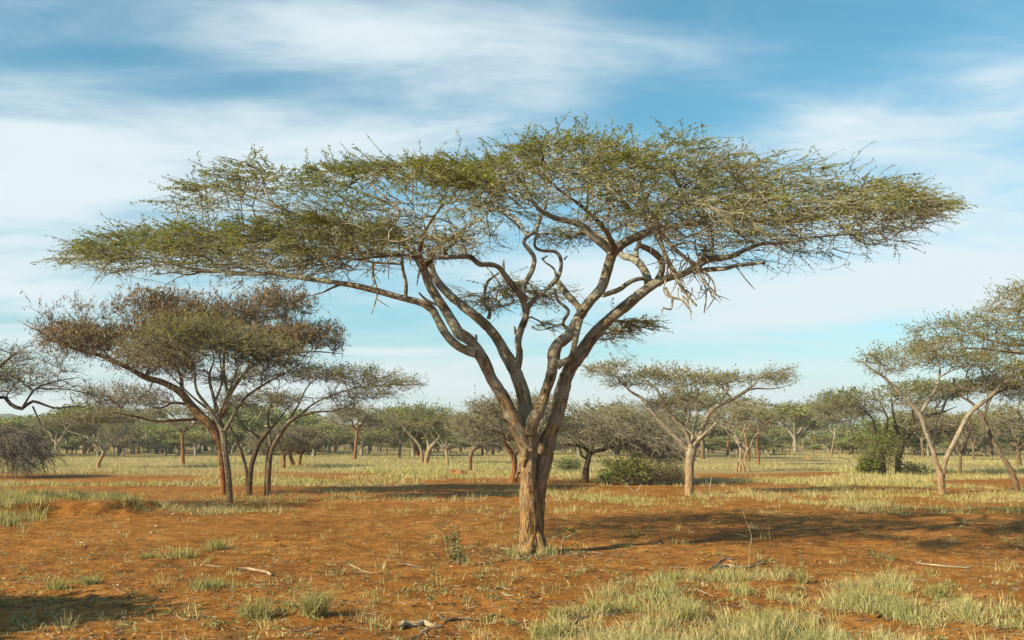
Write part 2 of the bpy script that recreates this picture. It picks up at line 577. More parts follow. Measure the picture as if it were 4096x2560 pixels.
def soil_material():
    m, nt, out = newmat('red_soil')
    L = nt.links
    ge = N(nt, 'ShaderNodeNewGeometry')
    pos = ge.outputs['Position']

    def noise(scale, detail=5., rough=.55, dist=0.):
        n = N(nt, 'ShaderNodeTexNoise', i_Scale=scale, i_Detail=detail, i_Roughness=rough, i_Distortion=dist)
        L.new(pos, n.inputs['Vector'])
        return n.outputs['Fac']
    n1, n2, n3, n4 = noise(.35, 5), noise(3.2, 8, .65), noise(16., 6, .7), noise(62., 4, .6)
    r1 = ramp(nt, [(.28, (.13, .049, .011)), (.50, (.28, .109, .021)), (.70, (.41, .182, .046))]); L.new(n2, r1.inputs[0])
    r0 = ramp(nt, [(.32, (.74, .70, .66)), (.5, (1, 1, 1)), (.68, (1.16, 1.22, 1.4))]); L.new(n1, r0.inputs[0])
    col = mixc(nt, 1., r1.outputs[0], r0.outputs[0], 'MULTIPLY')
    r3 = ramp(nt, [(.32, (.50, .46, .42)), (.5, (1, 1, 1)), (.70, (1.30, 1.32, 1.3))]); L.new(n3, r3.inputs[0])
    col = mixc(nt, .8, col, r3.outputs[0], 'MULTIPLY')
    r4 = ramp(nt, [(.64, (0, 0, 0)), (.76, (1, 1, 1))]); L.new(n4, r4.inputs[0])
    col = mixc(nt, r4.outputs[0], col, (.52, .28, .10))
    # dry grass cover, thicker with distance
    sep = N(nt, 'ShaderNodeSeparateXYZ'); L.new(pos, sep.inputs[0])
    mr = N(nt, 'ShaderNodeMapRange', interpolation_type='SMOOTHSTEP')
    mr.inputs['From Min'].default_value = 27; mr.inputs['From Max'].default_value = 75
    mr.inputs['To Min'].default_value = -.30; mr.inputs['To Max'].default_value = .42
    L.new(sep.outputs[1], mr.inputs['Value'])
    mp = N(nt, 'ShaderNodeMapping'); mp.inputs['Scale'].default_value = (.55, 1.0, 1)
    L.new(pos, mp.inputs[0])
    ng = N(nt, 'ShaderNodeTexNoise', i_Scale=.16, i_Detail=7., i_Roughness=.62); L.new(mp.outputs[0], ng.inputs['Vector'])
    ad = N(nt, 'ShaderNodeMath', operation='ADD'); L.new(mr.outputs[0], ad.inputs[0]); L.new(ng.outputs['Fac'], ad.inputs[1])
    rg = ramp(nt, [(.50, (0, 0, 0)), (.66, (1, 1, 1))]); L.new(ad.outputs[0], rg.inputs[0])
    ncol = ramp(nt, [(.3, (.22, .17, .07)), (.55, (.36, .28, .13)), (.75, (.44, .36, .18))]); L.new(n2, ncol.inputs[0])
    fac = N(nt, 'ShaderNodeMath', operation='MULTIPLY', i_1=.85); L.new(rg.outputs[0], fac.inputs[0])
    col = mixc(nt, fac.outputs[0], col, ncol.outputs[0])
    bsdf = N(nt, 'ShaderNodeBsdfPrincipled', i_Roughness=.95)
    bsdf.inputs['Specular IOR Level'].default_value = .1
    L.new(col, bsdf.inputs['Base Color'])
    b1 = N(nt, 'ShaderNodeBump', i_Strength=.9, i_Distance=.05); L.new(n2, b1.inputs['Height'])
    b2 = N(nt, 'ShaderNodeBump', i_Strength=.9, i_Distance=.022); L.new(n3, b2.inputs['Height']); L.new(b1.outputs[0], b2.inputs['Normal'])
    b3 = N(nt, 'ShaderNodeBump', i_Strength=.7, i_Distance=.007); L.new(n4, b3.inputs['Height']); L.new(b2.outputs[0], b3.inputs['Normal'])
    L.new(b3.outputs[0], bsdf.inputs['Normal'])
    L.new(bsdf.outputs[0], out.inputs[0])
    return m


M['soil'] = soil_material()


def plain(name, a, b, scale=6., rough=.9):
    m, nt, out = newmat(name)
    no = N(nt, 'ShaderNodeTexNoise', i_Scale=scale, i_Detail=6.)
    ge = N(nt, 'ShaderNodeNewGeometry'); nt.links.new(ge.outputs['Position'], no.inputs['Vector'])
    r = ramp(nt, [(.35, a), (.65, b)]); nt.links.new(no.outputs['Fac'], r.inputs[0])
    bs = N(nt, 'ShaderNodeBsdfPrincipled', i_Roughness=rough); nt.links.new(r.outputs[0], bs.inputs['Base Color'])
    bp = N(nt, 'ShaderNodeBump', i_Strength=.6, i_Distance=.03); nt.links.new(no.outputs['Fac'], bp.inputs['Height'])
    nt.links.new(bp.outputs[0], bs.inputs['Normal'])
    nt.links.new(bs.outputs[0], out.inputs[0])
    return m


M['mound'] = plain('mound', (.22, .08, .02), (.36, .15, .04), 3.)
M['hill'] = plain('hill', (.06, .075, .045), (.10, .11, .06), .03)
M['stone'] = plain('stone', (.32, .20, .11), (.52, .36, .21), 9.)


# ------------------------------------------------------------------ tagging
def tag(o, label=None, cat=None, group=None, kind=None):
    for k, v in (('label', label), ('category', cat), ('group', group), ('kind', kind)):
        if v:
            o[k] = v
    return o


def empty(name, loc):
    o = bpy.data.objects.new(name, None); C.objects.link(o)
    o.location = loc; o.empty_display_size = .3
    return o


def finish_tree(t, name, label, cat='tree', group=None, bark='bark_grey', twig='twig_grey', leaf='leaf_olive',
                tip=.006, seg=.3, per=4, tl=.35, lper=3, ls=.07, lw=.035, sides=8, thin=1., rough=.6, pods=None,
                up=.15, outw=.5, droop=0., spread=.8, bias=.1, ang=.9, clumpscale=1.0, trad=None, flat=.5):
    root = empty(name, t.base)
    tag(root, label, cat, group)
    mb = MB()
    for a in t.tubes.get('trunk', []):
        sd = sides if a[:, 3].max() > .05 else max(5, sides - 3)
        tubes(mb, [a[:, :3]], [a[:, 3]], sd, 0, rough)
    mb.build('trunk', M[bark], root, t.base)
    t.grow(tip=tip, seg=seg, ang=ang)
    cb = MB()
    t.twig_mesh(cb, 0, thin)
    pa, rr, lf = t.twiglets(per, tl, trad or tip * .7, up=up, outw=outw, droop=droop, spread=spread, flat=flat)
    tubes(cb, list(pa), list(rr), 3, 0)
    p, ax = leaf_points(pa, lf, lper, clumpscale, bias)
    leaves(cb, p, ax + RNG.normal(size=p.shape) * .5, ls, lw, 1)
    mats = [M[twig], M[leaf]]
    if pods:
        p, ax = leaf_points(pa, np.clip(lf * pods[1], 0, 1), pods[0], .7, .15, .4)
        k = p[:, 2] - t.base[2] > pods[4] + .5 * RNG.normal(size=len(p)); p = p[k]
        leaves(cb, p, np.array([0, 0, -1.]) + RNG.normal(size=p.shape) * .55, pods[2], pods[3], 2, 0)
        mats.append(M['pods'])
    cb.build('crown', mats, root, t.base)
    return root
#@@PART2
# ------------------------------------------------------------------ the big acacia
def plate(t, rows, n, D, dens_top=1.35, leaf0=1.05, leaf1=.12, xmid=1200, xhalf=1080, drop=.55):
    wts = np.array([r[3] if len(r) > 3 else 1. for r in rows])
    rows = np.array([r[:3] for r in rows], float)
    X, T, Bt = rows[:, 0], rows[:, 1], rows[:, 2]
    xs = np.linspace(X[0], X[-1], 400)
    th = np.interp(xs, X, Bt) - np.interp(xs, X, T)
    cdf = np.cumsum(np.maximum(th, 1) ** .85 * np.interp(xs, X, wts)); cdf /= cdf[-1]
    for k in range(n):
        x = np.interp(RNG.random(), cdf, xs)
        a, b = np.interp(x, X, T), np.interp(x, X, Bt)
        a += min(19, (b - a) * .4)
        rel = RNG.random() ** dens_top
        y = a + (b - a) * rel
        Dx = D * math.sqrt(max(.04, 1 - ((x - xmid) / xhalf) ** 2))
        dy = Dx * RNG.uniform(-1.15, 1.) * RNG.random() ** .2
        if dy <= 0:
            p = W(x * 1.6933, y * 1.6933, t.d + dy)
        else:
            p = W(x * 1.6933, y * 1.6933, t.d); k2 = (t.d + dy) / t.d
            p = np.array((p[0] * k2, t.d + dy, CAM_Z + (p[2] - CAM_Z) * (1 + (k2 - 1) * (1 - drop))))
        if vnoise(p[None] * np.array((.5, .5, 2.5)))[0] < -.02 + .35 * (RNG.random() - .5):
            continue
        t.attr.append((p, max(0., leaf0 + (leaf1 - leaf0) * rel)))


def main_tree():
    t = Tree(15.45, step=.05)
    L = t.limb
    # fused double trunk
    L('E', [(994, 1328, 226), (990, 1300, 196), (988, 1265, 178), (985, 1200, 166), (985, 1100, 162), (978, 1000, 160), (972, 900, 146), (968, 800, 122), (965, 700, 118), (967, 600, 122), (975, 520, 135), (985, 450, 118), (992, 400, 90)], ground=True)
    L('E', [(1035, 1318, 120), (1032, 1200, 115), (1035, 1100, 112), (1045, 950, 108), (1062, 800, 112), (1080, 700, 118), (1098, 600, 122), (1115, 500, 128), (1140, 430, 118), (1172, 350, 106), (1197, 250, 106), (1227, 120, 106), (1260, 0, 104)], .12, .2)
    # burls on the front of the trunk
    for (x, y, w, dy) in ((945, 600, 46, -.16), (985, 690, 62, -.19), (930, 650, 50, -.12), (905, 690, 40, -.04), (1060, 560, 70, -.02)):
        L('E', [(x, y + 40, w * .45), (x, y + 12, w), (x + 2, y - 15, w * .95), (x + 3, y - 48, w * .4)], dy, grow=False)
    # root flare
    for az, ln, r0 in ((3.5, .42, .075), (4.4, .34, .07), (5.5, .45, .07), (.2, .40, .07), (2.6, .36, .07), (1.3, .4, .07)):
        c, s_ = math.cos(az), math.sin(az)
        b = t.base
        t.limb3([(b[0] + c * .09 + .03, b[1] + s_ * .09, b[2] + .34, r0 * .9), (b[0] + c * .165 + .03, b[1] + s_ * .165, b[2] + .10, r0 * .95), (b[0] + c * .26, b[1] + s_ * .26, b[2] - .01, r0 * .65), (b[0] + c * ln, b[1] + s_ * ln, b[2] - .07, r0 * .3)], 'trunk', False)
    L('E', [(830, 360, 26), (790, 340, 22), (755, 325, 18)], -.05, -.2, grow=False)
    L('E', [(940, 640, 36), (915, 600, 30), (890, 570, 26), (850, 540, 22), (810, 500, 18)], -.02, .55, grow=False)
    L('E', [(905, 700, 36), (880, 780, 26)], 0, .1, grow=False)
    # limb 4 (right)
    L('P', cv(('B', [(1450, 1190, 97), (1478, 1130, 92), (1530, 1060, 92)]), ('C', [(650, 1470, 84), (760, 1370, 80), (880, 1270, 78), (980, 1190, 72), (1060, 1140, 60)]),
              ('D', [(130, 1110, 54), (200, 1090, 50), (270, 1060, 48), (345, 1005, 56), (430, 978, 48), (540, 968, 40), (650, 918, 34), (760, 880, 29), (900, 878, 22), (1100, 840, 16), (1300, 820, 12), (1500, 800, 8), (1600, 790, 5)])), .2, .2, 'limb_a')
    L('D', [(300, 1070, 40), (400, 1055, 36), (500, 1048, 32), (600, 1025, 30), (690, 1016, 26), (772, 1010, 16)], .5, -.6, 'limb_a', grow=False)
    L('D', [(580, 1035, 14), (620, 1090, 10), (660, 1140, 8), (705, 1190, 5)], -.2, -.5, 'limb_a', grow=False)
    L('C', [(1055, 1135, 48), (1090, 1060, 46), (1078, 985, 48), (1010, 925, 44), (930, 890, 40)], .5, .0, 'limb_a')
    L('C', [(1000, 1170, 55), (985, 1090, 58), (940, 1020, 60), (885, 975, 56), (820, 960, 46), (800, 900, 30)], .4, 1.5, 'limb_a')
    L('C', [(690, 1230, 38), (760, 1205, 34), (810, 1185, 34), (870, 1142, 32), (950, 1115, 30), (1020, 1130, 30), (1080, 1160, 24)], -.05, .4, 'limb_a')
    L('C', [(920, 980, 40), (915, 930, 34), (935, 870, 30), (900, 800, 24), (850, 740, 14)], 1., 2.2, 'limb_a')
    # limb 3 (right middle)
    L('P', cv(('E', [(985, 455, 84), (1012, 330, 100), (1062, 250, 88), (1102, 120, 82), (1135, 30, 82)]), ('B', [(1368, 1100, 80), (1374, 1020, 92), (1402, 965, 84), (1470, 910, 80), (1532, 800, 76)]),
              ('C', [(590, 1285, 72), (678, 1185, 72), (712, 1090, 70), (742, 990, 68), (775, 925, 74), (850, 865, 66), (930, 830, 62), (1010, 795, 62)])), -.1, .1, 'limb_b')
    L('B', [(1390, 1110, 70), (1440, 1085, 40), (1490, 1050, 44), (1510, 960, 42), (1530, 880, 42), (1545, 800, 46)], -.35, -.3, 'limb_b', grow=False)
    L('C', [(745, 935, 60), (700, 890, 58), (620, 830, 54), (565, 770, 50), (500, 738, 47), (400, 718, 42), (325, 690, 38), (262, 650, 32), (220, 600, 26), (120, 560, 16)], 0, -.5, 'limb_b')
    L('C', [(1010, 795, 66), (985, 700, 54), (955, 690, 46), (880, 668, 40), (840, 612, 34), (780, 590, 24), (700, 590, 16)], .1, -.5, 'limb_b')
    L('C', [(985, 700, 46), (965, 620, 38), (900, 540, 30), (855, 470, 28), (838, 410, 24), (760, 370, 18), (640, 320, 14), (560, 290, 8)], .1, .6, 'limb_b')
    L('C', [(1000, 720, 40), (985, 600, 26), (1010, 520, 18), (1060, 450, 12)], 0, 1.2, 'limb_b')
    L('D', [(2, 790, 54), (100, 778, 46), (200, 752, 42), (300, 735, 38), (450, 716, 38), (560, 720, 40), (700, 720, 36), (850, 722, 36), (1000, 725, 34), (1150, 690, 26), (1250, 640, 23), (1400, 590, 18), (1550, 570, 13), (1700, 560, 7)], .1, -.4, 'limb_b')
    L('D', [(230, 745, 34), (270, 710, 30), (330, 690, 28), (420, 690, 24), (560, 640, 18), (700, 600, 12)], .1, 1.4, 'limb_b')
    L('D', [(1000, 725, 24), (1150, 712, 20), (1300, 665, 17), (1500, 652, 14), (1650, 650, 8), (1850, 690, 5)], -.1, -.9, 'limb_b')
    L('D', [(400, 990, 36), (420, 900, 26), (415, 800, 22), (380, 750, 18), (370, 690, 14)], .2, .8, 'limb_b')
    L('D', [(345, 1000, 40), (365, 960, 34), (372, 900, 22)], .2, 0, 'limb_b', grow=False)
    # limb 2 (back middle)
    L('P', cv(('E', [(992, 470, 92), (970, 380, 104), (948, 250, 112), (922, 130, 110), (885, 10, 104)]), ('B', [(1085, 1100, 88), (1062, 1060, 86), (1020, 980, 76), (960, 890, 70), (870, 800, 64), (780, 730, 60), (685, 655, 58), (612, 580, 58), (562, 500, 50), (545, 430, 44)])), .1, .6, 'limb_c')
    L('B', [(1115, 1150, 60), (1140, 1040, 50), (1130, 960, 50), (1145, 880, 54), (1180, 790, 50), (1192, 715, 48)], .3, .1, 'limb_c')
    L('B', [(1180, 760, 44), (1160, 660, 50), (1115, 600, 44), (1052, 520, 40), (1000, 452, 40), (930, 432, 38), (870, 430, 38), (810, 385, 36), (740, 380, 36), (660, 385, 36), (560, 392, 22), (440, 400, 14), (300, 380, 9)], .1, -1.2, 'limb_c')
    L('B', [(1030, 470, 24), (1032, 400, 12)], 0, 0, 'limb_c', grow=False)
    L('B', [(650, 390, 34), (640, 335, 28), (700, 290, 22), (720, 230, 16)], -.5, -1.8, 'limb_c')
    L('B', [(1160, 665, 40), (1172, 570, 36), (1222, 480, 34), (1240, 395, 32), (1205, 335, 34), (1168, 285, 26), (1198, 240, 26), (1250, 205, 26), (1270, 140, 30), (1290, 90, 26), (1320, 30, 18)], .1, .4, 'limb_c')
    L('B', [(1195, 720, 40), (1250, 660, 32), (1320, 600, 28), (1388, 530, 34), (1418, 460, 24), (1412, 385, 24), (1372, 345, 24), (1290, 340, 22), (1242, 310, 20), (1250, 240, 20), (1268, 170, 20), (1290, 110, 16)], .1, .0, 'limb_c')
    L('B', [(1388, 530, 20), (1370, 462, 16), (1312, 418, 14), (1290, 390, 14)], 0, .1, 'limb_c', grow=False)
    L('B', [(930, 800, 28), (938, 745, 24), (900, 690, 22), (908, 600, 24), (922, 550, 22), (960, 520, 16), (1002, 488, 10)], .5, .3, 'limb_c', grow=False)
    L('B', [(1300, 390, 14), (1330, 375, 8)], .1, 0, 'limb_c', grow=False)
    L('B', [(1440, 400, 16), (1462, 375, 8)], 0, 0, 'limb_c', grow=False)
    L('B', [(1115, 900, 26), (1105, 850, 12)], .2, .1, 'limb_c', grow=False)
    L('B', [(1560, 755, 44), (1520, 700, 46), (1480, 655, 48), (1430, 600, 46), (1395, 545, 38)], -.05, .4, 'limb_c', grow=False)
    L('B', [(1375, 610, 22), (1400, 680, 22), (1468, 745, 24), (1432, 825, 22), (1465, 868, 20), (1500, 880, 12)], .3, .1, 'limb_c', grow=False)
    L('B', [(1430, 830, 16), (1360, 855, 12), (1260, 875, 8), (1220, 840, 5)], .1, .3, 'limb_c', grow=False)
    # limb 1 (left): dark upper arm and long low arm
    L('P', cv(('E', [(965, 580, 110), (905, 440, 112), (862, 350, 106), (812, 240, 96), (752, 120, 96), (695, 30, 92)]), ('B', [(900, 1090, 84), (850, 1010, 86), (800, 940, 80), (730, 890, 76), (690, 820, 68), (640, 740, 64), (580, 650, 60), (530, 560, 60), (500, 480, 62), (462, 402, 55), (420, 350, 50), (370, 300, 45)]),
              ('A', [(2400, 800, 36), (2330, 772, 33), (2250, 750, 32), (2100, 720, 30), (1950, 690, 30), (1850, 655, 36), (1750, 630, 34), (1650, 602, 30), (1590, 570, 30), (1520, 550, 22), (1400, 500, 15), (1250, 450, 10), (1050, 440, 5)])), -.05, -.35, 'limb_d')
    L('B', [(420, 350, 44), (370, 290, 40), (340, 240, 34), (330, 200, 26)], -.3, -.2, 'limb_d')
    L('A', [(1600, 575, 26), (1535, 540, 22), (1500, 480, 18), (1470, 380, 14), (1450, 310, 10), (1350, 210, 5)], -.3, -.1, 'limb_d')
    L('A', [(1600, 605, 18), (1500, 600, 14), (1400, 590, 12), (1200, 590, 8), (1050, 640, 5)], -.3, .4, 'limb_d')
    L('A', [(2420, 590, 22), (2340, 520, 18), (2250, 440, 16), (2170, 360, 10), (2050, 300, 6)], -.3, .2, 'limb_d')
    L('B', [(345, 250, 30), (300, 170, 24), (330, 90, 18), (300, 30, 12)], -.3, .2, 'limb_d')
    L('A', [(2400, 580, 18), (2300, 525, 16), (2150, 465, 12), (2000, 400, 10), (1850, 375, 8), (1750, 370, 5)], -.3, -.6, 'limb_d')
    L('B', [(500, 445, 50), (540, 400, 36), (562, 340, 34), (620, 300, 28), (700, 240, 24), (800, 170, 18), (900, 120, 10)], -.2, -1.6, 'limb_d')
    L('B', [(470, 470, 20), (455, 530, 12), (450, 580, 5)], -.3, -.4, 'limb_d', grow=False)
    L('B', [(440, 380, 30), (350, 370, 26), (200, 380, 20), (0, 400, 14), (-150, 380, 8)], -.3, -1.9, 'limb_d')
    L('B', [(845, 940, 26), (847, 905, 18)], -.3, -.3, 'limb_d', grow=False)
    L('P', cv(('B', [(845, 1030, 70), (770, 1005, 62), (700, 960, 60), (640, 890, 58), (590, 800, 58), (548, 735, 56), (480, 692, 52), (400, 670, 50), (310, 648, 46), (220, 620, 45), (100, 590, 44)]),
              ('A', [(2074, 1105, 40), (1950, 1085, 36), (1800, 1065, 34), (1650, 1040, 38), (1540, 1022, 32), (1400, 1035, 26), (1250, 1015, 30), (1150, 1010, 30), (1050, 1008, 30), (950, 990, 24), (850, 960, 18), (700, 930, 14), (560, 900, 11), (450, 860, 8), (300, 830, 5)])), -.25, .2, 'limb_d')
    L('B', [(372, 655, 30), (376, 560, 26), (356, 470, 26), (350, 400, 26), (362, 330, 20), (400, 270, 14)], 0, -.2, 'limb_d')
    L('B', [(585, 705, 24), (540, 685, 20), (500, 660, 18), (462, 622, 12)], -.15, -.3, 'limb_d', grow=False)
    L('A', [(2010, 1100, 22), (1940, 1130, 16), (1880, 1160, 12), (1790, 1185, 5)], 0, -.4, 'limb_d', grow=False)
    L('A', [(1550, 1020, 22), (1510, 960, 18), (1300, 890, 14), (1150, 870, 9)], .1, 1.2, 'limb_d')
    L('A', [(1160, 1005, 22), (1100, 930, 16), (980, 880, 12), (800, 840, 8), (700, 790, 5)], .1, -.8, 'limb_d')
    L('A', [(850, 960, 14), (760, 880, 10), (600, 830, 7), (450, 780, 4)], .1, .6, 'limb_d')
    L('A', [(2420, 900, 26), (2200, 885, 22), (2000, 880, 20), (1800, 850, 18), (1600, 830, 14), (1450, 790, 8)], -.5, -1.2, 'limb_d')
    L('A', [(2420, 960, 20), (2250, 950, 18), (2000, 920, 16), (1750, 970, 13), (1550, 985, 10), (1350, 960, 6)], .3, 1.6, 'limb_d')
    L('A', [(1060, 1010, 16), (950, 1035, 12), (850, 1020, 8), (720, 1035, 5)], .1, -.3, 'limb_d', grow=False)
    # limbs reaching to the front and the back of the crown
    L('C', [(775, 925, 50), (700, 780, 36), (560, 640, 26), (400, 520, 16), (300, 420, 9)], 0, -2.8, 'limb_b')
    L('C', [(1000, 760, 44), (1080, 640, 30), (1180, 540, 22), (1300, 450, 14)], 0, -2.6, 'limb_b')
    L('C', [(1000, 760, 44), (1060, 660, 32), (1150, 620, 24), (1280, 600, 14)], .1, 2.8, 'limb_b')
    L('B', [(1195, 250, 26), (1100, 110, 22), (950, 60, 18), (800, 10, 10)], .3, 2.6, 'limb_c')
    L('B', [(545, 430, 40), (520, 330, 32), (430, 280, 24), (250, 250, 14)], .6, 2.6, 'limb_c')
    L('B', [(500, 460, 40), (470, 330, 30), (520, 180, 24), (600, 60, 14)], -.3, -2.4, 'limb_d')
    L('D', [(560, 720, 30), (700, 640, 24), (850, 560, 16), (950, 500, 9)], 0, -2.0, 'limb_b')
    L('D', [(700, 720, 28), (850, 690, 22), (1000, 660, 14), (1200, 640, 8)], 0, 2.2, 'limb_b')
    L('D', [(850, 720, 26), (900, 620, 20), (880, 450, 14), (820, 370, 8)], -.1, .3, 'limb_b')
    L('C', [(900, 540, 26), (1000, 420, 18), (1150, 330, 12), (1210, 220, 6)], .3, .2, 'limb_b')
    # broken branch hanging from the right fork
    H = lambda pts, a=-.1, b=-.3: L('C', [(q[0], q[1], q[2] * 1.3) for q in pts], a - .3, b - .3, 'dead', grow=False, wob=.03)
    H([(1000, 690, 34), (1048, 780, 30), (1092, 900, 28), (1132, 1000, 26), (1180, 1092, 23), (1235, 1200, 18), (1322, 1300, 9)], -.2, -.5)
    H([(1050, 780, 26), (1150, 890, 24), (1250, 980, 21), (1330, 1060, 17), (1380, 1180, 12), (1370, 1350, 5)], -.25, -.9)
    H([(1250, 980, 16), (1360, 1060, 13), (1430, 1150, 10), (1440, 1240, 8), (1385, 1330, 4)], -.6, -.8)
    H([(1160, 900, 16), (1220, 880, 11), (1290, 880, 8), (1340, 900, 5)], -.5, -.9)
    H([(1330, 1060, 13), (1340, 960, 9), (1400, 1000, 6), (1390, 1080, 4)], -.7, -1.)
    H([(1130, 1000, 13), (1120, 1100, 9), (1100, 1200, 6), (1130, 1240, 4)], -.4, -.3)
    H([(1110, 1180, 22), (1150, 1240, 17), (1220, 1260, 11), (1270, 1310, 7), (1285, 1395, 4)], .3, .1)
    H([(1160, 1245, 14), (1150, 1320, 10), (1100, 1310, 9), (1088, 1360, 5)], .2, .1)
    for k in range(70):
        x0, y0 = ((1050, 780), (1150, 890), (1250, 980), (1330, 1060), (1132, 1000), (1180, 1092), (1380, 1180), (1235, 1200))[k % 8]
        x0 += RNG.normal() * 22; y0 += RNG.normal() * 25
        q = [(x0, y0, 8)]
        a = RNG.uniform(.0, 2.6)
        for j in range(3):
            ln = RNG.uniform(28, 60)
            q.append((q[-1][0] + ln * math.cos(a), q[-1][1] + ln * math.sin(a), 6 - 1.6 * j))
            a += RNG.normal() * .5
        H(q, RNG.uniform(-.9, 0), RNG.uniform(-1.1, .1))
    for k in range(60):
        x = RNG.uniform(-260, 830); y = np.interp(x, [-260, 0, 450, 650, 830], [330, 330, 330, 230, 180]) + RNG.normal() * 50
        a = math.pi / 2 + RNG.uniform(-1.0, 1.3)
        q = [(x, y, 9)]
        for j in range(RNG.integers(2, 5)):
            ln = RNG.uniform(25, 62)
            q.append((q[-1][0] + ln * math.cos(a), q[-1][1] + ln * math.sin(a), 7.5 - 1.4 * j))
            a += RNG.normal() * .45
        dd = RNG.uniform(-2.2, .4)
        L('B', q, dd, dd + RNG.uniform(-.4, .4), 'dead_left', grow=False, wob=.03)
    L('B', [(150, 420, 16), (160, 520, 14), (185, 610, 11), (170, 690, 10), (145, 770, 5)], -.5, -.5, 'dead_left', grow=False)
    L('B', [(175, 660, 9), (215, 690, 7), (268, 722, 4)], -.5, -.6, 'dead_left', grow=False)
    L('B', [(165, 560, 9), (110, 610, 7), (45, 635, 4)], -.5, -.6, 'dead_left', grow=False)
    L('B', [(640, 275, 14), (680, 310, 11), (682, 410, 6)], -.8, -.8, 'dead_left', grow=False)
    # foliage envelope
    plate(t, [(138, 588, 602), (200, 562, 625), (250, 545, 636), (350, 520, 640), (450, 515, 640), (600, 505, 650), (750, 500, 655), (900, 520, 640), (960, 540, 600)], 900, 3.0, xmid=560, xhalf=460)
    plate(t, [(385, 478, 484, .5), (440, 440, 484, .5), (480, 396, 478, .5), (560, 366, 478, .55), (640, 380, 490, .7), (700, 402, 520, .9), (760, 378, 545, 1.1), (900, 374, 585), (1000, 370, 605), (1100, 374, 592), (1180, 370, 545)], 1600, 4.4)
    plate(t, [(1090, 374, 570), (1180, 362, 530), (1230, 332, 515), (1290, 308, 505), (1400, 312, 525), (1500, 322, 560), (1600, 312, 570), (1700, 345, 590), (1850, 357, 600), (2000, 377, 606), (2040, 394, 585), (2090, 410, 548), (2160, 434, 520), (2225, 462, 494)], 2200, 4.6)
    plate(t, [(1640, 560, 600), (1750, 570, 618), (1900, 575, 618), (2000, 580, 615), (2080, 560, 600), (2150, 540, 575)], 150, 1.6, leaf0=.5, leaf1=.1, xmid=1850, xhalf=320)
    # low sprays behind the fork
    t.limb('C', [(0, 1150, 14), (-120, 1010, 10), (-250, 960, 7), (-420, 935, 4)], 1.6, 2.4, 'limb_c')
    for c, x, y, rx, ry, dy, n in (('B', 830, 610, 190, 62, 2.2, 90), ('B', 960, 680, 110, 50, 2., 45), ('B', 1290, 640, 160, 45, 1.6, 45),
                                   ('C', 460, 820, 220, 60, 1.8, 70), ('C', 90, 1210, 110, 90, 1.8, 40)):
        t.clump(c, x, y, rx, ry, dy, .9, n, .55)
    t.limb('C', [(700, 1440, 26), (760, 1400, 18), (880, 1425, 11), (990, 1500, 5)], 1.0, 2.0, 'limb_a')
    t.clump('C', 850, 1440, 170, 48, 1.8, .8, 60, .6); t.clump('C', 720, 1500, 90, 50, 1.6, .7, 26, .3)
    t.clump('C', 330, 1420, 110, 40, .7, .6, 26, .2)

    root = empty('acacia_tree', t.base)
    tag(root, 'great flat-topped acacia in the centre, standing alone in front on bare red soil', 'tree', 'flat-topped acacias')
    for part, name, lab in (('trunk', 'trunk', 'fused double trunk stained tan and orange with deep bark furrows'),
                            ('limb_a', 'limb', 'rightmost limb rising steeply then arching far right'),
                            ('limb_b', 'limb', 'right middle limb with a kinked elbow and forked top'),
                            ('limb_c', 'limb', 'limb behind with twisting grey upper branches'),
                            ('limb_d', 'limb', 'left limb forking into a dark upper and a long low branch'),
                            ('dead_left', 'dead_twig', 'pale bare twig hanging under the left half of the crown'),
                            ('dead', 'dead_branch', 'broken pale leafless branch hanging under the right fork')):
        for chunk in ([[a] for a in t.tubes[part]] if part == 'dead_left' else [t.tubes[part]]):
            mb = MB()
            for a in chunk:
                mx = a[:, 3].max()
                sd = 44 if part == 'trunk' and mx > .12 else 22 if mx > .1 else 12 if mx > .04 else 7 if mx > .015 else 5
                tubes(mb, [a[:, :3]], [a[:, 3]], sd, 0, 1.15 if mx > .03 else .6)
            o = mb.build(name, M['dead' if part.startswith('dead') else 'bark_main'], root, t.base)
            o['label'] = lab
    t.grow(tip=.0062, seg=.2, ang=1.5, bend=.45, pw=2.2, flat=.5)
    cb = MB()
    t.twig_mesh(cb, 0)
    pa, rr, lf = t.twiglets(4, .40, .0055, spread=.5, up=.0, outw=.75, droop=.06, flat=.30)
    tubes(cb, list(pa), list(rr), 3, 0)
    # long whippy shoots standing out of the top
    wp = []
    for (x, y, dx, dy) in ((1290, 320, -22, -24), (1340, 318, -18, -14), (1600, 326, -38, -26), (1612, 330, 58, -32), (1640, 345, 66, -20), (590, 385, -14, -16), (985, 384, 14, -16), (1850, 365, 38, -12), (2120, 420, 40, -8), (2215, 450, 40, 14)):
        d = t.d + RNG.uniform(-.6, .6)
        a, b, c = (W((x + dx * u) * 1.6933, (y + dy * v) * 1.6933, d) for u, v in ((-.6, -.5), (.35, .8), (1.3, 1.05)))
        q = spline([(*a, .007), (*b, .006), (*c, .003)], .08)
        tubes(cb, [q[:, :3]], [q[:, 3]], 4, 0)
        wp.append(q[np.linspace(0, len(q) - 1, 4).astype(int), :3])
    pa = np.concatenate([pa, np.array(wp)]); lf = np.concatenate([lf, np.ones(len(wp))])
    cro = cb.build('crown', [M['twig_main']], root, t.base)
    lb = MB()
    p, ax = leaf_points(pa, lf, 36, 1.8, .05)
    leaves(lb, p + RNG.normal(size=p.shape) * .012, ax * np.array((1, 1, .5)) + RNG.normal(size=p.shape) * np.array((.4, .4, .2)), .042, .0155, 0, .6)
    fo = lb.build('foliage', M['leaf_main'], cro)
    fo.location = (0, 0, 0)
    for v in (fo.data,):
        co = np.empty(len(v.vertices) * 3, np.float32); v.vertices.foreach_get('co', co)
        co = co.reshape(-1, 3) - np.asarray(t.base, np.float32); v.vertices.foreach_set('co', co.ravel())
    return root


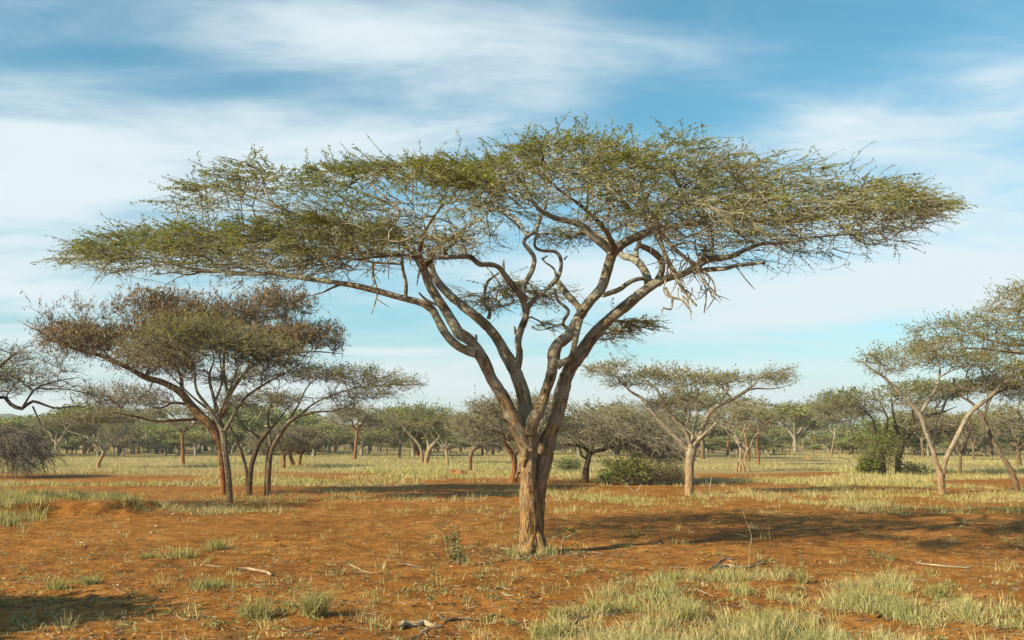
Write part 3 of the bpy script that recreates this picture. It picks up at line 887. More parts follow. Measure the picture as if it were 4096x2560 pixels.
main_tree()


# ------------------------------------------------------------------ traced neighbours
def brown_tree():
    t = Tree(31.); L = t.limb; t.rej = -.3
    L('F1', [(1228, 1330, 34), (1222, 1200, 34), (1205, 1060, 40), (1160, 970, 52), (1100, 910, 48), (1040, 840, 44), (990, 780, 42), (900, 730, 36), (800, 700, 32), (720, 655, 28), (620, 610, 26), (540, 575, 22), (470, 560, 18), (350, 520, 13), (200, 440, 8), (120, 400, 5)], 0, -.6, ground=True)
    L('F1', [(1160, 970, 30), (1240, 880, 28), (1260, 800, 24), (1330, 700, 18), (1450, 600, 13), (1700, 560, 9), (1880, 570, 4)], 0, .6)
    L('F1', [(1000, 780, 26), (995, 700, 20), (960, 620, 14), (930, 550, 11), (950, 450, 7), (900, 330, 4)], 0, .8)
    L('F1', [(800, 700, 16), (830, 600, 14), (760, 540, 10), (700, 400, 6), (600, 320, 4)], -.2, -1.)
    L('F1', [(1100, 930, 18), (980, 935, 16), (860, 940, 13), (720, 910, 10), (600, 890, 6)], 0, -1.2)
    L('F1', [(1040, 850, 16), (950, 840, 13), (880, 870, 8), (800, 850, 5)], 0, -1.4)
    L('F1', [(1255, 810, 20), (1230, 650, 16), (1250, 500, 11), (1300, 350, 7)], 0, 1.4)
    L('F1', [(1330, 700, 16), (1450, 520, 11), (1550, 400, 7), (1600, 300, 4)], .3, -.6)
    L('F1', [(620, 610, 14), (520, 500, 10), (420, 400, 7), (360, 330, 4)], -.4, .6)
    for x, y, rx, ry, dy, lf in ((380, 400, 270, 120, -.2, .5), (880, 320, 260, 95, .2, .55), (1330, 320, 330, 115, .3, .6), (1560, 300, 200, 90, .1, .5), (1680, 490, 220, 100, .3, .6), (540, 520, 340, 70, -.4, .75), (1050, 450, 380, 110, 0, .7), (1450, 480, 300, 90, -.2, .6), (900, 620, 300, 80, -.6, .6), (700, 820, 260, 70, -.8, .25)):
        t.clump('F1', x, y, rx, ry, dy, 1.7, leaf=lf, dens=.62)
    return finish_tree(t, 'acacia_tree', 'tall wide acacia with brown seed pods on its crown and leaning orange trunk', group='flat-topped acacias', bark='bark_orange', twig='twig_grey', leaf='leaf_olive', tip=.008, per=5, tl=.42, lper=3, ls=.07, lw=.032, sides=12, pods=(7, 1., .115, .027, 3.6), up=.6, outw=.35, bias=.05, flat=.8, trad=.006)


brown_tree()


def front_green():
    t = Tree(27.2); L = t.limb; t.rej = -.25
    L('F1', [(1262, 1390, 40), (1256, 1250, 34), (1240, 1130, 34), (1225, 1000, 36), (1200, 920, 26), (1180, 830, 20), (1150, 700, 15), (1175, 600, 9), (1150, 500, 5)], 0, .2, ground=True)
    L('F1', [(1222, 990, 24), (1150, 870, 20), (1080, 770, 15), (1060, 620, 10), (980, 540, 5)], 0, -.5)
    L('F1', [(1232, 1000, 24), (1290, 900, 20), (1340, 820, 17), (1450, 740, 12), (1580, 670, 7), (1660, 620, 4)], 0, .4)
    L('F1', [(1200, 910, 15), (1240, 820, 14), (1290, 700, 11), (1320, 600, 8), (1400, 520, 5)], 0, -.6)
    L('F1', [(1150, 880, 14), (1050, 800, 11), (950, 700, 8), (860, 620, 5)], 0, -.8)
    L('F1', [(1180, 840, 14), (1220, 720, 11), (1210, 560, 8), (1260, 450, 5)], 0, .9)
    for x, y, rx, ry, dy, lf in ((1120, 440, 260, 60, 0, .95), (1000, 500, 260, 70, -.2, .95), (1330, 490, 290, 80, 0, .95), (1200, 570, 380, 80, 0, .7), (1500, 590, 220, 60, .2, .8), (860, 580, 200, 60, -.3, .7), (1250, 680, 330, 70, 0, .3)):
        t.clump('F1', x, y, rx, ry, dy, 1.5, leaf=lf, dens=.7)
    return finish_tree(t, 'acacia_tree', 'olive green acacia in front of the brown-podded tree, pale branches fanning upward', group='flat-topped acacias', bark='bark_grey', leaf='leaf_yellow', tip=.0075, per=5, tl=.45, lper=6, ls=.065, lw=.032, sides=12, up=.3, trad=.0065, bias=.15)


front_green()


def tree_pair():
    t = Tree(30.5); L = t.limb
    L('F1', [(1370, 1345, 30), (1380, 1200, 27), (1415, 1080, 32), (1440, 1040, 26), (1485, 985, 17), (1540, 920, 11), (1600, 850, 6)], ground=True)
    L('F1', [(1362, 1335, 18), (1352, 1200, 18), (1312, 1070, 16), (1270, 980, 10), (1250, 900, 5)], .1, .4)
    L('F1', [(1432, 1050, 20), (1400, 1012, 16), (1345, 975, 12), (1300, 900, 8), (1320, 820, 5)], 0, -.5)
    for x, y, rx, ry, dy in ((1420, 850, 190, 50, 0), (1300, 820, 130, 50, -.2), (1560, 830, 120, 45, .2)):
        t.clump('F1', x, y, rx, ry, dy, 1., leaf=.6, dens=.8)
    finish_tree(t, 'acacia_tree', 'small acacia with two thin dark crooked stems joined at the base', group='flat-topped acacias', bark='bark_dark', twig='twig_grey', tip=.006, per=4, tl=.3, ls=.06, lw=.03, sides=10)
    t = Tree(30.8); L = t.limb
    L('F1', [(1470, 1345, 36), (1475, 1200, 35), (1490, 1100, 33), (1540, 1010, 30), (1585, 950, 26), (1640, 915, 20), (1740, 890, 13), (1850, 880, 7), (2000, 820, 4)], 0, -.4, ground=True)
    L('F1', [(1490, 1095, 18), (1480, 1000, 16), (1475, 900, 11), (1510, 800, 7)], 0, .5)
    L('F1', [(1640, 915, 14), (1750, 830, 11), (1950, 760, 9), (2150, 740, 6), (2300, 740, 3)], -.1, .3)
    L('F1', [(1585, 950, 14), (1640, 850, 11), (1700, 740, 7), (1800, 680, 4)], 0, .8)
    for x, y, rx, ry, dy, lf in ((1620, 800, 260, 60, 0, .7), (1880, 700, 300, 65, .2, .75), (2180, 735, 190, 42, .2, .9), (1750, 850, 250, 55, -.4, .45), (1650, 680, 260, 55, .5, .55), (2000, 800, 220, 45, 0, .4)):
        t.clump('F1', x, y, rx, ry, dy, 1.4, leaf=lf, dens=.85)
    finish_tree(t, 'acacia_tree', 'acacia with bent grey trunk whose long flat crown reaches right toward the big tree', group='flat-topped acacias', bark='bark_grey', tip=.006, per=5, tl=.32, lper=4, ls=.06, lw=.03, sides=12)


tree_pair()


def left_edge():
    t = Tree(23.); L = t.limb
    L('F1', [(-420, 1500, 60), (-400, 1200, 50), (-300, 950, 40), (-120, 760, 28), (20, 620, 17), (100, 560, 8), (180, 520, 4)], 0, -.3, ground=True)
    L('F1', [(-370, 1080, 36), (-150, 950, 28), (0, 810, 20), (60, 850, 20), (120, 872, 22), (180, 832, 16), (300, 868, 11), (420, 860, 7), (520, 880, 4)], 0, -.2)
    L('F1', [(120, 870, 12), (200, 760, 10), (320, 720, 7), (430, 700, 4)], -.1, .5)
    L('F1', [(180, 860, 10), (225, 960, 7), (232, 1020, 4)], -.1, -.2, grow=False)
    L('F1', [(-380, 1150, 36), (-600, 900, 28), (-850, 720, 16), (-1000, 640, 8)], 0, .5)
    L('F1', [(-330, 1000, 34), (-380, 800, 22), (-300, 600, 12)], 0, 1.6)
    L('F1', [(-350, 1040, 34), (-300, 850, 22), (-200, 680, 12)], 0, -1.6)
    for x, y, rx, ry, dy, lf in ((160, 640, 190, 75, 0, .45), (60, 730, 230, 80, -.3, .5), (330, 790, 230, 55, 0, .45), (450, 850, 180, 35, 0, .3), (130, 580, 160, 45, .3, .5), (-200, 620, 300, 110, .3, .6), (-600, 680, 400, 120, .2, .6), (-300, 560, 350, 80, 1., .6), (-300, 700, 350, 80, -1., .6)):
        t.clump('F1', x, y, rx, ry, dy, 2.2, leaf=lf, dens=.55)
    finish_tree(t, 'acacia_tree', 'sparse dark acacia reaching in from the left edge with looping low branches', group='flat-topped acacias', bark='bark_dark', twig='twig_dark', tip=.006, per=4, tl=.36, lper=3, ls=.06, lw=.03, sides=10, up=.25)
    t = Tree(45.); L = t.limb
    L('F1', [(-160, 1300, 60), (-150, 1180, 50), (-90, 1090, 34), (0, 1060, 24), (80, 1090, 16), (150, 1160, 9), (230, 1215, 4)], 0, -.4, ground=True)
    L('F1', [(-120, 1130, 34), (-30, 1120, 24), (60, 1150, 14), (120, 1195, 6)], 0, -.8)
    L('F1', [(-90, 1090, 24), (20, 1000, 18), (120, 1010, 12), (200, 1060, 5)], 0, .5)
    for x, y, rx, ry, dy in ((60, 1060, 160, 70, 0), (120, 1120, 150, 70, -.3), (20, 1000, 140, 50, .4), (-120, 1040, 180, 90, 0), (180, 1160, 90, 50, -.3)):
        t.clump('F1', x, y, rx, ry, dy, 2.2, leaf=.08, dens=.5)
    finish_tree(t, 'thorn_bush', 'dark purplish leafless bush with drooping twigs at the left edge', 'bush', bark='bark_dark', twig='twig_dark', tip=.016, per=5, tl=1.0, lper=1, ls=.06, lw=.03, droop=.6, up=-.25, outw=.6)


left_edge()


def right_mid():
    t = Tree(31.4); L = t.limb
    L('F3', [(1052, 1268, 74), (1055, 1150, 64), (1058, 1040, 68), (1068, 950, 78), (1075, 905, 60)], ground=True)
    L('F3', [(1060, 960, 50), (1020, 920, 42), (960, 860, 35), (880, 780, 33), (800, 690, 31), (740, 600, 28), (690, 550, 24), (620, 510, 18), (570, 460, 16), (540, 400, 10), (440, 380, 7), (320, 350, 4)], 0, -.4)
    L('F3', [(1066, 920, 36), (1035, 830, 30), (1000, 770, 28), (940, 700, 24), (880, 640, 20), (840, 570, 16), (810, 490, 14), (740, 430, 10), (650, 410, 5)], -.1, -.8)
    L('F3', [(1100, 930, 44), (1140, 820, 36), (1180, 720, 33), (1215, 650, 34), (1290, 600, 32), (1380, 560, 28), (1480, 500, 24), (1550, 440, 18), (1600, 390, 12), (1720, 350, 5)], 0, -.3)
    L('F3', [(1480, 500, 18), (1550, 480, 16), (1700, 480, 9), (1860, 440, 4)], -.2, -.4)
    L('F3', [(1070, 900, 26), (1090, 780, 22), (1110, 680, 20), (1090, 600, 14), (1020, 560, 11), (960, 500, 6)], 0, .9)
    L('F3', [(1085, 910, 26), (1140, 850, 22), (1220, 780, 21), (1262, 730, 14)], -.1, -.9, grow=False)
    L('F3', [(1000, 770, 16), (1050, 720, 14), (1060, 650, 12), (1100, 600, 8), (1150, 520, 5)], -.1, -1.2)
    L('F3', [(1215, 645, 18), (1120, 570, 16), (1040, 530, 13), (1000, 540, 10), (900, 480, 5)], 0, -.5)
    L('F3', [(1290, 600, 18), (1280, 560, 12), (1275, 545, 8)], 0, 0, grow=False)
    L('F3', [(1380, 560, 18), (1300, 480, 12), (1200, 430, 8), (1100, 390, 4)], 0, .6)
    L('F3', [(1200, 660, 20), (1300, 560, 14), (1350, 470, 9), (1300, 400, 5)], 0, 1.4)
    for x, y, rx, ry, dy, lf in ((400, 350, 150, 30, -.3, .5), (530, 320, 130, 42, -.3, .75), (850, 375, 230, 48, 0, .9), (1050, 420, 260, 50, 0, .8), (1320, 420, 180, 48, .2, .7), (1640, 420, 190, 60, -.2, .28), (1720, 370, 120, 30, -.2, .4), (800, 500, 200, 70, -.1, .5), (1150, 520, 230, 60, .2, .5), (560, 430, 170, 40, -.3, .45), (900, 590, 160, 60, .4, .6)):
        t.clump('F3', x, y, rx, ry, dy, 1.6, leaf=lf, dens=1.)
    finish_tree(t, 'acacia_tree', 'small V-shaped acacia with pale thick trunk right of the big tree, flat open crown', group='flat-topped acacias', bark='bark_pale', leaf='leaf_yellow', tip=.0065, per=5, tl=.36, lper=8, ls=.065, lw=.03, sides=16, bias=.2)


right_mid()


def dense_dark():
    t = Tree(39.5); L = t.limb; t.rej = -.6
    L('F3', [(265, 1190, 56), (275, 1080, 46), (298, 970, 44), (300, 930, 36), (290, 860, 22), (250, 790, 12)], ground=True)
    L('F3', [(298, 960, 28), (240, 920, 22), (160, 905, 18), (60, 910, 9)], 0, -.6)
    L('F3', [(298, 960, 30), (400, 942, 28), (520, 912, 24), (680, 910, 20), (780, 900, 13), (900, 930, 7)], 0, -.9)
    L('F3', [(278, 1010, 18), (242, 990, 17), (225, 930, 10), (180, 890, 6)], -.1, -.4)
    L('F3', [(310, 930, 26), (420, 800, 18), (560, 700, 12), (700, 650, 7)], 0, 1.)
    L('F3', [(420, 930, 20), (560, 840, 15), (700, 800, 10), (880, 850, 6)], 0, .6)
    L('F3', [(295, 900, 18), (200, 800, 12), (110, 740, 7)], 0, .6)
    for x, y, rx, ry, dy, lf in ((230, 760, 210, 130, 0, .4), (480, 760, 230, 120, 0, .35), (700, 800, 230, 110, 0, .35), (850, 900, 170, 100, -.3, .15), (600, 660, 240, 70, .4, .7), (280, 850, 230, 70, -.2, .15), (560, 860, 230, 60, -.4, .12), (720, 930, 200, 75, -.3, .1), (900, 970, 140, 80, -.2, .05)):
        t.clump('F3', x, y, rx, ry, dy, 2.4, leaf=min(1, lf + .25), dens=.75)
    finish_tree(t, 'thorn_tree', 'dense low grey-twigged tree with short dark trunk just right of the big trunk', bark='bark_dark', twig='twig_grey', tip=.011, per=5, tl=.6, lper=3, ls=.085, lw=.04, sides=12, up=-.05, droop=.35)


dense_dark()


def shrub(c, x, y, rx, ry, d, name, label, leaf, twig, n, per, tl, lper, ls, lw, lf=1., cat='shrub', stems=7):
    t = Tree(d)
    k = CROPS[c][2] / FS * d
    b = W(*cs(c, x, y + ry), d); b[2] = gz(b[0], b[1])
    t.base = b
    R, H = rx * k, ry * 2 * k
    for i in range(stems):
        a = RNG.uniform(0, 6.28); rr = R * RNG.uniform(.2, .7)
        e = b + np.array((math.cos(a) * rr, math.sin(a) * rr, H * RNG.uniform(.5, .8)))
        m = (b + e) / 2 + RNG.normal(size=3) * .08
        t.limb3([(b[0] + RNG.normal() * .05, b[1] + RNG.normal() * .05, b[2] - .05, .02), (*m, .014), (*e, .006)])
    t.clump3(b + np.array((0, 0, H * .55)), (R, R * .8, H * .5), n, lf)
    t.clump3(b + np.array((R * .3, 0, H * .35)), (R * .7, R * .7, H * .35), n // 3, lf)
    t.clump3(b + np.array((-R * .35, 0, H * .3)), (R * .7, R * .7, H * .3), n // 3, lf)
    for q in t.attr:
        q[0][2] = max(q[0][2], b[2] + .04)
    return finish_tree(t, name, label, cat, None, twig, twig, leaf, tip=.005, per=per, tl=tl, lper=lper, ls=ls, lw=lw, up=.3, bias=.35)


shrub('F3', 585, 1025, 165, 86, 38.2, 'leafy_shrub', 'wide dull green leafy shrub under the low grey-twigged tree', 'leaf_green', 'twig_dark', 210, 4, .5, 5, .10, .06, .65)
shrub('F3', 850, 1030, 150, 80, 38.0, 'dry_shrub', 'dry grey-brown twiggy shrub beside the dull green leafy shrub', 'leaf_olive', 'twig_dark', 240, 6, .4, 3, .07, .035, .45)
shrub('F3', 415, 1120, 45, 40, 38.0, 'small_shrub', 'small dark leafy bush between the dark trunk and the green shrub', 'shrub_leaf', 'twig_dark', 50, 4, .2, 3, .08, .06, .7)
shrub('F3', 150, 970, 60, 50, 52., 'spiky_plant', 'pale green spiky plant standing in the grass right of the big trunk', 'weed', 'twig_grey', 60, 4, .4, 4, .2, .04)


def center_back():
    t = Tree(38.7); L = t.limb
    L('F2', [(1032, 1285, 46), (1042, 1200, 32), (1035, 1130, 34), (1000, 1080, 27), (975, 1000, 17), (960, 930, 10), (900, 870, 6)], ground=True)
    L('F2', [(1036, 1135, 26), (1058, 1105, 20), (1060, 1060, 15), (1010, 1020, 12), (1060, 960, 8), (1150, 880, 5)], 0, -.5)
    L('F2', [(1045, 1270, 34), (1060, 1300, 26), (1078, 1250, 24)], -.1, -.4, grow=False)
    L('F2', [(975, 1010, 16), (880, 980, 11), (760, 960, 7), (690, 940, 4)], 0, -.6)
    L('F2', [(1000, 1060, 20), (1080, 960, 13), (1150, 840, 9), (1200, 790, 5)], 0, .9)
    for x, y, rx, ry, dy, lf in ((830, 910, 170, 70, 0, .55), (900, 860, 150, 55, .3, .55), (1060, 850, 170, 60, .3, .6), (780, 970, 120, 60, -.3, .4), (1180, 860, 120, 70, .3, .5), (950, 960, 170, 50, -.2, .3)):
        t.clump('F2', x, y, rx, ry, dy, 1.9, leaf=lf, dens=1.)
    finish_tree(t, 'acacia_tree', 'pale twiggy tree with gnarled forked trunk directly behind the big trunk', bark='bark_orange', twig='twig_grey', tip=.009, per=5, tl=.4, lper=4, ls=.075, lw=.04, sides=12)
    t = Tree(55.5); L = t.limb
    L('F2', [(797, 1212, 22), (803, 1120, 22), (838, 1082, 22), (900, 1074, 14), (970, 1080, 7)], ground=True)
    L('F2', [(825, 1090, 16), (790, 1030, 11), (740, 980, 6)], 0, .5)
    L('F2', [(850, 1080, 14), (890, 1000, 10), (960, 940, 6)], 0, .6)
    for x, y, rx, ry, dy, lf in ((790, 960, 130, 70, 0, .5), (900, 970, 130, 70, .3, .5), (840, 1020, 150, 50, -.4, .3)):
        t.clump('F2', x, y, rx, ry, dy, 2.2, leaf=lf, dens=1.1)
    finish_tree(t, 'acacia_tree', 'round twiggy tree with a bent trunk just left of the big trunk', bark='bark_grey', tip=.012, per=5, tl=.5, lper=3, ls=.1, lw=.05, sides=8)
    t = Tree(72.); L = t.limb
    L('F2', [(555, 1172, 30), (572, 1100, 27), (620, 1040, 16), (650, 990, 8)], ground=True)
    L('F2', [(535, 1170, 20), (522, 1080, 18), (452, 1000, 15), (420, 960, 8)], 0, -.4)
    L('F2', [(570, 1100, 18), (560, 1040, 12), (520, 960, 7)], 0, .4)
    for x, y, rx, ry, dy, lf in ((520, 890, 180, 42, 0, 1.), (600, 960, 120, 50, 0, .7), (440, 930, 150, 40, 0, .8)):
        t.clump('F2', x, y, rx, ry, dy, 3., leaf=lf, dens=1.3)
    finish_tree(t, 'acacia_tree', 'green domed acacia in the distance with two pale leaning trunks crossing at the base', bark='bark_pale', leaf='leaf_green', tip=.014, per=5, tl=.55, lper=5, ls=.13, lw=.075, sides=7)


center_back()


def right_side():
    # Y-shaped tree
    t = Tree(31.7); L = t.limb; t.rej = -.35
    L('F4', [(917, 1316, 42), (908, 1240, 38), (890, 1180, 27), (860, 1080, 25), (830, 1000, 25), (800, 910, 28), (740, 840, 20), (680, 780, 18), (600, 700, 16), (540, 660, 10), (480, 620, 4)], 0, -.3, ground=True)
    L('F4', [(800, 905, 20), (840, 830, 17), (880, 770, 15), (902, 700, 14), (905, 640, 10), (880, 560, 5)], -.1, .4)
    L('F4', [(918, 1260, 30), (940, 1150, 27), (990, 1050, 27), (1050, 930, 27), (1100, 870, 25), (1180, 810, 22), (1250, 740, 16), (1330, 680, 10), (1420, 630, 5)], 0, -.4)
    L('F4', [(868, 1105, 15), (882, 1000, 15), (920, 880, 15), (960, 800, 11), (1040, 755, 9), (1062, 660, 8), (1130, 610, 4)], .1, .8)
    L('F4', [(685, 785, 10), (688, 730, 8)], -.2, -.2, grow=False)
    L('F4', [(1180, 810, 13), (1150, 700, 10), (1110, 610, 5)], -.2, .9)
    L('F4', [(902, 700, 9), (980, 660, 7), (1060, 640, 4)], .1, -.6)
    for x, y, rx, ry, dy, lf in ((580, 590, 110, 36, -.3, .8), (600, 650, 110, 50, -.2, .35), (860, 590, 150, 60, .2, .55), (830, 530, 90, 30, .2, .7), (1000, 620, 150, 55, .1, .5), (1270, 660, 170, 55, -.2, .7), (1320, 740, 130, 60, -.3, .5), (1130, 600, 130, 50, .5, .5)):
        t.clump('F4', x, y, rx, ry, dy, 1.5, leaf=lf, dens=.75)
    finish_tree(t, 'acacia_tree', 'slender Y-shaped acacia on the right with long pale bare stems', group='flat-topped acacias', bark='bark_pale', leaf='leaf_yellow', tip=.006, per=5, tl=.36, lper=8, ls=.07, lw=.034, sides=12, bias=.25)
    # tree leaning in from beyond the right edge
    t = Tree(25.); L = t.limb; t.rej = -.4
    L('F4', [(1680, 1500, 70), (1670, 1100, 58), (1630, 800, 44), (1540, 620, 30), (1440, 568, 22), (1360, 566, 19), (1250, 556, 14), (1100, 541, 9), (900, 552, 4)], 0, -.4, ground=True)
    L('F4', [(1620, 760, 34), (1500, 560, 24), (1380, 525, 20), (1280, 518, 16), (1160, 490, 12), (1060, 450, 9), (960, 420, 6), (850, 430, 3)], 0, .5)
    L('F4', [(1540, 620, 24), (1480, 420, 19), (1400, 370, 14), (1280, 380, 8), (1100, 395, 4)], 0, .2)
    L('F4', [(1480, 420, 15), (1420, 290, 10), (1350, 240, 6), (1270, 260, 3)], 0, .8)
    L('F4', [(1640, 850, 30), (1800, 600, 22), (1950, 420, 12)], 0, .5)
    L('F4', [(1630, 800, 30), (1600, 560, 20), (1620, 350, 12)], 0, 1.6)
    L('F4', [(1630, 800, 30), (1700, 600, 20), (1690, 420, 10)], 0, -1.6)
    for x, y, rx, ry, dy, lf in ((870, 430, 110, 28, -.1, .55), (1000, 400, 130, 28, .2, .5), (870, 515, 120, 32, -.2, .75), (1060, 480, 160, 40, .2, .55), (1200, 385, 160, 36, .1, .6), (1320, 290, 120, 55, .4, .55), (1370, 215, 90, 40, .4, .6), (1330, 440, 170, 50, .2, .5), (1300, 530, 160, 45, -.2, .5), (1520, 330, 200, 130, .3, .7), (1800, 380, 260, 150, .3, .8), (1650, 480, 260, 100, -.8, .7)):
        t.clump('F4', x, y, rx, ry, dy, 2., leaf=lf, dens=.6)
    finish_tree(t, 'acacia_tree', 'tall acacia cut off by the right edge, its layered flat sprays highest on that side', group='flat-topped acacias', bark='bark_pale', leaf='leaf_yellow', tip=.0055, per=5, tl=.36, lper=8, ls=.06, lw=.03, sides=12, bias=.25)
    # leaning trunk
    t = Tree(32.); L = t.limb; t.rej = -.4
    L('F4', [(1335, 1335, 38), (1302, 1220, 29), (1240, 1120, 25), (1180, 1010, 23), (1140, 910, 19), (1080, 840, 16), (1010, 800, 9), (960, 770, 4)], 0, .3, ground=True)
    L('F4', [(1145, 920, 14), (1200, 800, 12), (1300, 760, 8), (1380, 720, 4)], 0, -.5)
    L('F4', [(1150, 930, 13), (1170, 800, 9), (1150, 720, 5)], .1, 1.)
    for x, y, rx, ry, dy, lf in ((1230, 740, 150, 50, 0, .8), (1010, 760, 120, 36, .2, .6), (1380, 790, 120, 60, -.3, .6), (1120, 740, 150, 40, .4, .6)):
        t.clump('F4', x, y, rx, ry, dy, 1.5, leaf=lf, dens=.9)
    finish_tree(t, 'acacia_tree', 'acacia with one dark trunk leaning strongly left at the right edge', group='flat-topped acacias', bark='bark_grey', leaf='leaf_yellow', tip=.006, per=5, tl=.3, lper=4, ls=.06, lw=.03, sides=10)
    # dense tree with dark trunks
    t = Tree(50.); L = t.limb; t.rej = -.5
    L('F4', [(680, 1222, 40), (682, 1130, 35), (715, 1040, 31), (770, 970, 28), (802, 930, 25), (850, 910, 16), (930, 888, 8), (1000, 860, 4)], 0, -.4, ground=True)
    L('F4', [(700, 1065, 20), (670, 990, 18), (650, 900, 15), (640, 820, 9)], 0, .5)
    L('F4', [(590, 1228, 46), (588, 1150, 38), (600, 1090, 28), (560, 1010, 16), (530, 920, 11), (450, 860, 7), (360, 820, 4)], -.4, -.2)
    L('F4', [(600, 1100, 18), (660, 1065, 12), (690, 1055, 6)], -.3, -.9, grow=False)
    L('F4', [(770, 970, 18), (760, 880, 12), (800, 800, 7)], 0, .8)
    L('F4', [(590, 1060, 16), (620, 940, 11), (580, 840, 7)], -.3, -1.2)
    for x, y, rx, ry, dy, lf in ((430, 810, 190, 40, -.2, .85), (330, 840, 130, 34, -.4, .7), (470, 870, 160, 50, -.2, .45), (760, 770, 180, 52, .2, .9), (920, 770, 160, 45, .2, .8), (1020, 790, 110, 40, .2, .6), (760, 850, 150, 40, 0, .35)):
        t.clump('F4', x, y, rx, ry, dy, 2.6, leaf=lf, dens=1.1)
    finish_tree(t, 'acacia_tree', 'broad acacia with two dark trunks left of the slender Y-shaped tree', bark='bark_dark', leaf='leaf_green', twig='twig_grey', tip=.01, per=5, tl=.42, lper=5, ls=.1, lw=.055, sides=10)


right_side()
shrub('F4', 570, 880, 105, 150, 48.6, 'climbing_bush', 'tall bright green creeper covering the dark-trunked tree on the right', 'leaf_green', 'twig_dark', 170, 5, .6, 4, .12, .05, .8, 'bush', 10)
shrub('F4', 515, 1110, 48, 42, 48.4, 'leafy_shrub', 'small dark green bush at the foot of the dark trunks on the right', 'leaf_green', 'twig_dark', 110, 5, .3, 5, .1, .055, .9)
shrub('F4', 770, 1200, 70, 30, 49., 'leafy_shrub', 'low yellow-green scrub in grass between the dark trunks and the Y-shaped tree', 'weed', 'twig_grey', 80, 4, .3, 4, .1, .05, .8)
#@@PART3
# ------------------------------------------------------------------ trees farther back: a few kinds, then copies
def kind_tree(seed, H, R, fork, nl, thick, leaf='leaf_olive', bark='bark_grey', twig='twig_grey', r0=.14, tip=.02, dens=1., lf=.7, ls=.16, lw=.08, lper=4,
              per=4, tl=.6, stems=1, droop=0., dome=.15, low=.62, name='acacia_tree', plates=6):
    """a tree of one kind, standing at the origin"""
    global RNG
    keep = RNG
    RNG = np.random.default_rng(seed)
    t = Tree(0, base=np.zeros(3), step=.25)
    for s_ in range(stems):
        ox, oy = (RNG.normal(size=2) * .35) if stems > 1 else (0, 0)
        lean = RNG.normal(size=2) * .12
        f = np.array((ox + lean[0] * fork * (1 + (stems > 1)), oy + lean[1] * fork, fork * RNG.uniform(.85, 1.1)))
        t.limb3([(ox, oy, -.2, r0 * 1.5), (ox + lean[0] * .2, oy, .25, r0 * 1.05), (*(f * .55), r0 * .95), (*f, r0)], wob=.12)
        m = max(2, nl // stems)
        a0 = RNG.random() * 6.28
        for k in range(m):
            az = a0 + 6.283 * k / m + RNG.normal() * .35
            q = R * RNG.uniform(.45, .8)
            e = np.array((math.cos(az) * q, math.sin(az) * q, H * RNG.uniform(low, .9)))
            md = f + (e - f) * .5 + np.array((0, 0, (H - fork) * RNG.uniform(-.06, .10)))
            t.limb3([(*(f - (0, 0, .1)), r0 * .72), (*md, r0 * .45), (*e, r0 * .16)], wob=.3)
    area = math.pi * R * R
    for k in range(plates):
        az = RNG.random() * 6.283; q = R * math.sqrt(RNG.random()) * .72
        z = H - thick * .5 - dome * H * (q / R) ** 2 - RNG.random() * thick * .3
        rr = R * RNG.uniform(.34, .5)
        t.clump3((math.cos(az) * q, math.sin(az) * q, z), (rr, rr, thick * RNG.uniform(.35, .6)), int(dens * 1100 / plates / 1.6), lf)
    t.clump3((0, 0, H - thick * .55), (R * .7, R * .7, thick * .5), int(120 * dens), lf)
    t.base = np.zeros(3)
    r = finish_tree(t, name, None, None, None, bark, twig, leaf, tip=tip, seg=.45, per=per, tl=tl, lper=lper, ls=ls, lw=lw, sides=7, rough=.8, droop=droop, up=.1, clumpscale=.6)
    RNG = keep
    return r


KINDS = {
    'flat': kind_tree(1, 5.2, 4.2, 1.7, 6, 1.0, leaf='leaf_green', lf=.95, dens=.9),
    'open': kind_tree(2, 5.4, 4.0, 1.8, 6, 1.5, leaf='leaf_olive', lf=.7, dens=.8),
    'vee': kind_tree(3, 4.6, 3.0, 1.2, 5, 1.2, leaf='leaf_yellow', bark='bark_pale', lf=.75, dens=.7, r0=.13),
    'straight': kind_tree(4, 5.6, 3.3, 2.6, 6, 1.9, leaf='leaf_olive', bark='bark_orange', lf=.65, dens=.85, r0=.16),
    'stems': kind_tree(5, 5.2, 2.8, 1.9, 8, 2.0, leaf='leaf_olive', bark='bark_pale', lf=.45, dens=.8, r0=.08, stems=4),
    'dark': kind_tree(6, 3.6, 3.3, 1.3, 7, 2.0, leaf='leaf_olive', bark='bark_orange', twig='twig_dark', lf=.25, dens=.95, droop=.6, r0=.16, low=.5, per=5),
    'round': kind_tree(7, 5.6, 3.4, 1.3, 8, 3.2, leaf='leaf_olive', lf=.6, dens=1.1, low=.45, dome=.3, plates=9),
    'thin': kind_tree(8, 5.6, 2.4, 2.6, 4, .7, leaf='leaf_green', bark='bark_pale', lf=.7, dens=.35, r0=.08),
}
KH = dict(flat=5.2, open=5.4, vee=4.6, straight=5.6, stems=5.2, dark=3.6, round=5.6, thin=5.6)
used = set()
